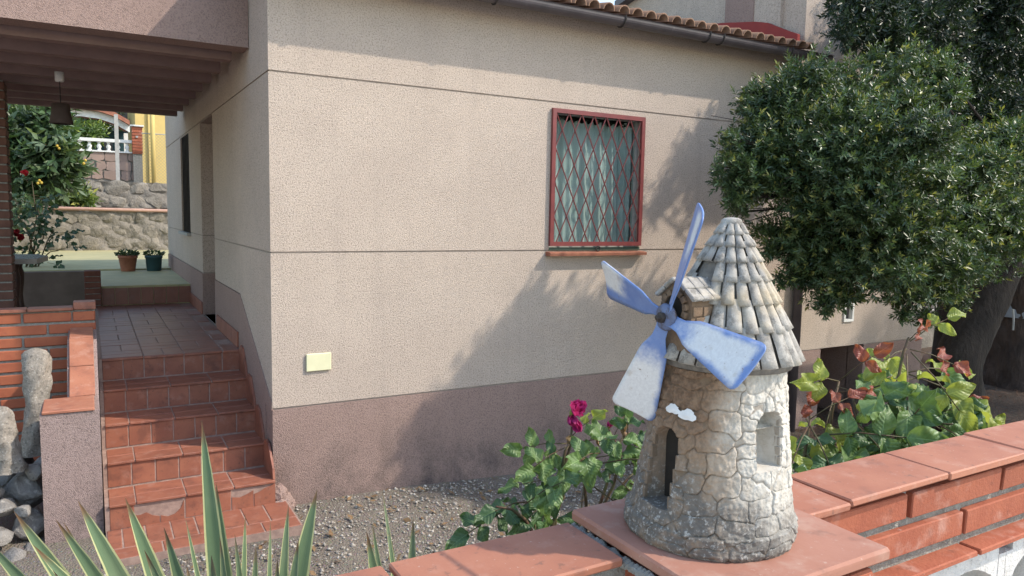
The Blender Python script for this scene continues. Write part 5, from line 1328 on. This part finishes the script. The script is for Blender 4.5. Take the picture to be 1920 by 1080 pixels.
# --- rose by the wall, left of the windmill
random.seed(31)
RY = 1.30
ros1 = thing('faded_rose_bush', 'rose bush with a drooping magenta bloom and withered heads left of the windmill', 'rose bush', (.92, 1.3, -2.06))
rs = MB()
def A(px, py, Y=RY): return at(px, py, Y)
g0 = np.array((.93, RY, -2.07))
stemsL = [[g0, A(1035, 985), A(1055, 930), A(1056, 880), A(1070, 835), A(1072, 800)],
          [g0, A(1040, 975), A(1050, 900), A(1060, 845), A(1066, 835)],
          [g0 + (.1, .03, 0), A(1125, 960, 1.36), A(1150, 910, 1.36), A(1165, 850, 1.36), A(1142, 805, 1.36)],
          [g0 + (.12, .03, 0), A(1140, 960, 1.36), A(1170, 905, 1.36), A(1195, 880, 1.36)],
          [g0 + (.1, .05, 0), A(1120, 960, 1.4), A(1140, 900, 1.4), A(1158, 840, 1.4), A(1170, 815, 1.4)],
          [g0 - (.05, 0, 0), A(1000, 1000, 1.26), A(985, 975, 1.26), A(960, 955, 1.26), A(930, 950, 1.26)],
          [g0, A(1100, 960, 1.34), A(1095, 900, 1.34), A(1120, 845, 1.34)]]
for s_ in stemsL: rs.tube(s_, np.linspace(.0055, .0022, len(s_)), 7, .1)
CLl = [((1062, 832), (-1, 0, .15), 'G', 1.0, 5), ((1062, 838), (-1, -.3, -.1), 'G', .95, 5), ((1075, 830), (.8, -.3, .1), 'G', 1.0, 3), ((1068, 822), (.2, -.5, .6), 'Y', .75, 3),
       ((1060, 900), (-1, .2, .1), 'G', .95, 5), ((1058, 905), (.9, 0, .2), 'G', 1.0, 5), ((1055, 915), (-.9, -.4, -.1), 'D', 1.15, 5), ((1000, 940), (-.8, -.3, .2), 'D', 1.15, 5), ((965, 950), (-1, -.2, -.1), 'D', 1.1, 5), ((1000, 965), (-.2, -.6, -.6), 'D', 1.1, 5), ((985, 945), (.2, -.4, .4), 'G', 1.0, 5), ((1030, 930), (-.5, -.6, 0), 'G', 1.05, 5),
       ((1095, 905), (-.4, -.5, -.2), 'D', 1.35, 3), ((1110, 910), (.3, -.7, -.3), 'D', 1.3, 3), ((1105, 880), (-.8, -.2, .3), 'G', 1.1, 5), ((1120, 870), (.4, -.5, .2), 'G', 1.2, 5), ((1125, 850), (-.6, -.4, .2), 'G', 1.1, 5), ((1150, 860), (.5, -.5, .1), 'G', 1.1, 5), ((1150, 890), (0, -.7, -.2), 'G', 1.15, 5),
       ((1165, 850), (.6, -.3, .4), 'G', 1.05, 5), ((1145, 835), (-.5, -.4, .4), 'D', .95, 5), ((1170, 870), (.7, -.3, 0), 'G', 1.1, 5), ((1180, 905), (.5, -.6, -.3), 'D', 1.1, 5), ((1185, 850), (.2, -.5, .5), 'D', 1.0, 5), ((1130, 920), (-.2, -.6, -.3), 'D', 1.25, 5), ((1150, 820), (.5, .2, .5), 'G', .8, 3), ((1178, 830), (-.3, -.3, .7), 'D', .85, 3), ((1085, 870), (.3, -.5, .3), 'G', 1.0, 5)]
for (pp, d, k, s_, n) in CLl: compound(ros1, rs, A(pp[0], pp[1], RY + random.uniform(-.05, .08)), d, k, s_ * .92, n)
rs.build('stem', m_stem, ros1, True)
bloom(ros1, A(1076, 772), (.15, -.45, .55), m_petal, 1.15, 13, 1.3, seed=1); 
bloom(ros1, A(1072, 782), (-.3, -.5, -.25), m_petal, .9, 6, .7, seed=2); bloom(ros1, A(1078, 790), (.35, -.4, -.9), m_petal, .95, 5, .45, seed=3)
bloom(ros1, A(1142, 800, 1.36), (.2, 0, 1), m_petal, .5, 6, .35, seed=4); bloom(ros1, A(1172, 815, 1.4), (.4, -.2, -.4), m_wither, .85, 9, 1.0, seed=5); bloom(ros1, A(1168, 808, 1.4), (0, -.2, 1), m_wither, .7, 7, .7, seed=15)
bloom(ros1, A(1124, 832, 1.34), (-.2, -.2, .7), m_wither, .6, 8, .8, seed=6); bloom(ros1, A(1196, 872, 1.36), (.1, -.2, .8), m_wither, .75, 8, .7, seed=7); bloom(ros1, A(1067, 829), (.1, -.4, .6), m_wither, .6, 8, .9, seed=8); bloom(ros1, A(1093, 868, 1.34), (-.2, -.2, .8), m_wither, .5, 6, .5, seed=9)

# --- vigorous rose right of the windmill
ros2 = thing('young_rose_bush', 'leafy rose bush with reddish young shoots right of the windmill', 'rose bush', (1.6, 1.1, -2.08))
rs = MB(); Y2 = 1.08
g1 = np.array((1.62, 1.12, -2.08))
stemsR = [[g1, A(1630, 880, Y2), A(1655, 790, Y2), A(1682, 720, Y2), A(1694, 660, Y2), A(1704, 632, Y2)],
          [g1 - (.1, 0, 0), A(1550, 850, 1.12), A(1560, 770, 1.12), A(1573, 715, 1.12)],
          [g1 - (.18, .0, 0), A(1505, 880, Y2), A(1512, 830, Y2), A(1520, 780, Y2)],
          [g1 + (.2, .02, 0), A(1730, 850, Y2), A(1735, 800, Y2), A(1745, 775, Y2)],
          [g1 + (.22, .02, 0), A(1770, 840, Y2), A(1790, 800, Y2), A(1800, 780, Y2)],
          [g1, A(1600, 870, 1.15), A(1610, 800, 1.15), A(1600, 750, 1.15)]]
for s_ in stemsR: rs.tube(s_, np.linspace(.006, .0026, len(s_)), 7, .1)
CLr = [((1702, 640), (-.4, -.6, .5), 'R', .7, 3), ((1706, 640), (.6, -.3, .5), 'Y', .8, 3), ((1700, 655), (-.9, -.2, .0), 'Y', .95, 3), ((1706, 655), (.8, -.4, -.2), 'R', .85, 3), ((1700, 665), (-.7, -.5, -.5), 'G', 1.1, 3), ((1708, 660), (.2, -.7, -.7), 'Y', .95, 3),
       ((1692, 700), (.9, -.2, .1), 'Y', 1.15, 3), ((1690, 705), (-.9, -.2, .1), 'G', 1.05, 5), ((1700, 700), (.7, -.5, -.3), 'Y', 1.1, 3), ((1680, 730), (-.8, -.3, .1), 'G', 1.1, 5), ((1684, 735), (.8, -.4, -.1), 'G', 1.2, 5), ((1675, 760), (.4, -.7, -.3), 'G', 1.2, 5), ((1668, 770), (-.6, -.5, -.2), 'G', 1.15, 5),
       ((1573, 715), (-.8, -.2, .2), 'Y', .9, 3), ((1576, 712), (.2, -.5, .6), 'R', .75, 3), ((1572, 725), (.8, -.4, -.3), 'R', .7, 3), ((1568, 730), (-.8, -.4, -.5), 'Y', .95, 3), ((1572, 735), (.7, -.5, .1), 'G', 1.0, 5), ((1565, 750), (.2, -.7, -.6), 'G', 1.1, 3), ((1600, 740), (.6, -.4, .3), 'Y', 1.0, 3), ((1600, 750), (-.3, -.5, .3), 'Y', 1.0, 5),
       ((1517, 785), (-.5, -.4, .6), 'R', .75, 3), ((1520, 785), (.7, -.3, .5), 'R', .75, 3), ((1520, 795), (.8, -.5, -.2), 'R', .95, 3), ((1515, 800), (-.8, -.4, -.2), 'Y', .9, 3), ((1515, 825), (.7, -.6, -.1), 'Y', 1.0, 3), ((1510, 850), (.2, -.7, -.5), 'Y', .95, 3),
       ((1742, 785), (.6, -.4, .4), 'R', .85, 3), ((1740, 790), (-.6, -.4, .3), 'R', .8, 3), ((1740, 800), (.4, -.6, -.6), 'R', .9, 3), ((1738, 805), (-.7, -.4, -.2), 'G', 1.05, 5), ((1795, 785), (-.6, -.5, .1), 'G', 1.15, 3), ((1800, 785), (.7, -.4, -.2), 'Y', 1.0, 3), ((1790, 800), (-.2, -.6, -.5), 'G', 1.1, 5),
       ((1770, 815), (-.5, -.5, 0), 'G', 1.0, 5), ((1745, 820), (.4, -.5, -.2), 'D', 1.1, 5)]
for px in range(1520, 1800, 40):
    for py in (790, 822, 852):
        if py < 880 - (px - 1500) * .24 + 10: CLr.append(((px + random.uniform(-10, 10), py + random.uniform(-12, 12)), (random.uniform(-1, 1), random.uniform(-.8, -.1), random.uniform(-.4, .4)), random.choice('GGDDD'), random.uniform(.95, 1.2), 5))
for (pp, d, k, s_, n) in CLr: compound(ros2, rs, A(pp[0], pp[1], Y2 + random.uniform(-.06, .14)), d, k, s_ * (1.3 if k in 'YG' else 1.12), n)
rs.build('stem', m_stem, ros2, True)
leafat(ros2, 'D', A(1490, 880, .95), (.6, -.75, -.25), (0, .2, 1), 1.25); leafat(ros2, 'D', A(1520, 880, .96), (-.1, -.9, -.05), (0, .1, 1), 1.1)

# --- dark climbing rose by the porch table
ros3 = thing('climbing_rose', 'dark leaved rose with deep red blooms beside the porch table', 'rose bush', (-.75, 12.6, -.87))
rs = MB(); YR = 12.6
for q in ((60, 340), (85, 420), (30, 400), (110, 470), (40, 470), (70, 380), (100, 430)):
    e_ = at(q[0], q[1], YR); rs.tube([(-.72 + random.uniform(-.1, .1), YR, -.88), (e_ + np.array((-.72, YR, -.88))) / 2 + np.array((.05, 0, .1)), e_], [.012, .008, .004], 6)
for k in range(60):
    q = random.choice(((60, 360), (85, 420), (35, 400), (105, 475), (45, 470), (70, 390), (95, 440), (60, 440), (75, 480), (25, 375))); p = at(q[0] + random.gauss(0, 13), q[1] + random.gauss(0, 14), YR + random.uniform(-.2, .2))
    compound(ros3, rs, p, (random.uniform(-1, 1), random.uniform(-.8, .2), random.uniform(-.3, .4)), 'B', 1.9, 3)
rs.build('stem', m_stem, ros3, True)
for k, (px, py) in enumerate(((46, 330), (30, 440), (18, 447), (38, 450))): bloom(ros3, at(px, py, YR - .1), (.1, -.6, .6), m_petalR, 3.0, 12, 1.2, seed=40 + k)

# ================================================================== SWORD-LEAVED PLANTS
def sword(parent, base, tip, W, bend, seed, twist=0.0, facing=None):
    r = random.Random(seed); base = np.array(base, float); tip = np.array(tip, float); n, nw = 18, 6; V_ = []; UV = []
    mid = (base + tip) / 2 + np.array((0, 0, bend)) + np.array((r.uniform(-.02, .02), r.uniform(-.03, .03), 0))
    f = nrm(facing if facing is not None else (-(base[0] + tip[0]) / 2 * .25 + r.uniform(-.3, .3), -1, .12))
    for j in range(n + 1):
        u = j / n; p = base * (1 - u) ** 2 + mid * 2 * u * (1 - u) + tip * u * u; d = nrm(-2 * base * (1 - u) + 2 * mid * (1 - 2 * u) + 2 * tip * u)
        nn = nrm(f - d * (d @ f)); sd = np.cross(d, nn); t = twist * u; nn, sd = nn * math.cos(t) + sd * math.sin(t), sd * math.cos(t) - nn * math.sin(t)
        w_ = W / 2 * (np.interp(u, [0, .15, .5, .75, .9, .97, 1], [.6, .8, 1, .8, .42, .15, .0]))
        for i in range(nw + 1):
            v = -1 + 2 * i / nw; V_.append(p + sd * w_ * v + nn * (abs(v) * .28 * w_)); UV.append((u, i / nw))
    F_ = [(j * (nw + 1) + i, j * (nw + 1) + i + 1, (j + 1) * (nw + 1) + i + 1, (j + 1) * (nw + 1) + i) for j in range(n) for i in range(nw)]
    link(bpy.data.objects.new('leaf', np_mesh('leaf', np.array(V_), np.array(F_), m_yucca, True, uv=np.array(UV))), parent)
yu = thing('variegated_yucca', 'large cream edged sword leaved plant below the tiled staircase', 'plant', (.36, 2.05, -2.0))
B = np.array((.36, 2.05, -1.95))
spec = [((378, 787), 2.05, .05, .06), ((25, 957), 1.95, .052, .10), ((103, 972), 1.85, .047, .10), ((118, 976), 1.95, .03, .08), ((145, 937), 2.0, .058, .10), ((234, 932), 2.05, .056, .08), ((307, 988), 1.9, .05, .06), ((347, 968), 2.2, .02, .05), ((405, 905), 2.1, .05, .03), ((396, 1040), 1.75, .048, .03), ((412, 1005), 1.85, .032, .03), ((460, 960), 2.15, .026, .04), ((507, 975), 2.2, .022, .05), ((541, 945), 2.2, .036, .08), ((595, 917), 2.05, .062, .10), ((98, 1068), 1.7, .045, .08), ((-40, 1000), 1.9, .05, .12), ((440, 1000), 1.9, .03, .02), ((350, 1060), 2.3, .05, .05), ((190, 1010), 2.1, .04, .08), ((270, 1030), 1.85, .045, .06), ((480, 1020), 1.85, .04, .04), ((560, 1010), 1.95, .045, .08), ((60, 1020), 1.8, .045, .1), ((520, 1045), 1.75, .04, .05)]
for k, (tp, Y, W, b) in enumerate(spec):
    bb = B + np.array((random.uniform(-.05, .05), random.uniform(-.05, .05), random.uniform(0, .06))); sword(yu, bb, at(tp[0], tp[1], Y), W * 1.12, b, k, random.uniform(-.35, .35))
m = MB(); m.lathe((.36, 2.05, -2.08), [(.07, 0), (.085, .05), (.07, .12), (.03, .2)], 12); m.build('stump', m_bark, yu, True)
yu2 = thing('young_variegated_yucca', 'smaller cream edged sword leaved plant just behind the left coping', 'plant', (.80, 1.9, -2.0))
B = np.array((.80, 1.9, -1.97))
for k, (tp, Y, W, b) in enumerate([((687, 995), 1.75, .055, .06), ((697, 975), 1.9, .028, .03), ((716, 912), 1.95, .02, .02), ((775, 968), 1.8, .042, .05), ((640, 1075), 1.7, .05, .06), ((735, 1010), 2.0, .04, .03)]):
    sword(yu2, B + np.array((random.uniform(-.04, .04), random.uniform(-.04, .04), 0)), at(tp[0], tp[1], Y), W * 1.1, b, 50 + k, random.uniform(-.3, .3))
m = MB(); m.lathe((.80, 1.9, -2.08), [(.05, 0), (.06, .05), (.05, .10), (.02, .15)], 12); m.build('stump', m_bark, yu2, True)

# ================================================================== GROUND COVER
def scatter_pebbles(n, x0_, x1_, y0_, y1_, smin, smax, seed):
    rg = np.random.default_rng(seed); x = rg.uniform(x0_, x1_, n); y = rg.uniform(y0_, y1_, n)
    keep = ~((x < 1.14) & (y > 4.42)) & ~((x < -.2) & (y > 4.6)); x, y = x[keep], y[keep]; n = len(x)
    s = smin + (smax - smin) * rg.uniform(0, 1, n) ** 3
    O = np.array([(1, 0, 0), (.3, .95, 0), (-.8, .6, 0), (-.8, -.6, 0), (.3, -.95, 0), (.1, 0, .7), (0, 0, -.5)], float)
    Fo = np.array([(0, 1, 5), (1, 2, 5), (2, 3, 5), (3, 4, 5), (4, 0, 5), (1, 0, 6), (2, 1, 6), (3, 2, 6), (4, 3, 6), (0, 4, 6)])
    a = rg.uniform(0, 6.28, n); ca, sa = np.cos(a), np.sin(a); sc = s[:, None] * rg.uniform(.6, 1.3, (n, 3)); P = O[None] * sc[:, None, :] * (1 + rg.normal(0, .12, (n, 7, 1)))
    Vx = P[..., 0] * ca[:, None] - P[..., 1] * sa[:, None] + x[:, None]; Vy = P[..., 0] * sa[:, None] + P[..., 1] * ca[:, None] + y[:, None]; Vz = P[..., 2] + gz(x, y)[:, None] + s[:, None] * .25
    return np.stack([Vx, Vy, Vz], -1).reshape(-1, 3), (Fo[None] + 7 * np.arange(n)[:, None, None]).reshape(-1, 3)
V_, F_ = scatter_pebbles(34000, -.4, 5.5, 1.0, 4.97, .003, .017, 3)
o = link(bpy.data.objects.new('gravel', np_mesh('gravel', V_, F_, m_pebble))); o['kind'] = 'stuff'; tag(o, 'loose grey gravel covering the garden soil below the house', 'gravel')
def scatter_flakes(n, x0_, x1_, y0_, y1_, seed):
    rg = np.random.default_rng(seed); x = rg.uniform(x0_, x1_, n); y = rg.uniform(y0_, y1_, n); k = ~((x < 1.14) & (y > 4.42)); x, y = x[k], y[k]; n = len(x)
    a = rg.uniform(0, 6.28, n); L = rg.uniform(.012, .035, n); W = L * rg.uniform(.3, .55, n); z = gz(x, y) + .012 + rg.uniform(0, .012, n); t = rg.normal(0, .35, (n, 2))
    d = np.stack([np.cos(a), np.sin(a), t[:, 0]], -1) * L[:, None]; s_ = np.stack([-np.sin(a), np.cos(a), t[:, 1]], -1) * W[:, None]; p = np.stack([x, y, z], -1)
    return np.stack([p - d, p + s_, p + d, p - s_], 1).reshape(-1, 3), np.arange(4 * n).reshape(n, 4)
V_, F_ = scatter_flakes(900, 0, 5.5, 1.2, 4.95, 6)
o = link(bpy.data.objects.new('leaf_litter', np_mesh('leaf_litter', V_, F_, plain('dry_leaf', (.24, .15, .075), (.14, .085, .045), 30, rough=.9)))); o['kind'] = 'stuff'; tag(o, 'dry brown leaf litter strewn over the gravel', 'leaf litter')
def scatter_needles(n, x0_, x1_, y0_, y1_, L, seed):
    rg = np.random.default_rng(seed); x = rg.uniform(x0_, x1_, n); y = rg.uniform(y0_, y1_, n); a = rg.uniform(0, 6.28, n); l = L * rg.uniform(.5, 1.2, n); z = gz(x, y) + rg.uniform(.004, .035, n); t = rg.normal(0, .25, n)
    dx, dy = np.cos(a) * l, np.sin(a) * l; px_, py_ = -np.sin(a) * .004, np.cos(a) * .004
    V_ = np.stack([np.stack([x - px_, y - py_, z], -1), np.stack([x + px_, y + py_, z], -1), np.stack([x + dx, y + dy, z + t * l], -1)], 1).reshape(-1, 3)
    return V_, np.arange(3 * n).reshape(n, 3)
V_, F_ = scatter_needles(26000, 6.0, 16.0, 2.0, 7.4, .13, 4)
o = link(bpy.data.objects.new('pine_needles', np_mesh('pine_needles', V_, F_, m_needle))); o['kind'] = 'stuff'; tag(o, 'brown pine needle litter under the trees at the right', 'needles')
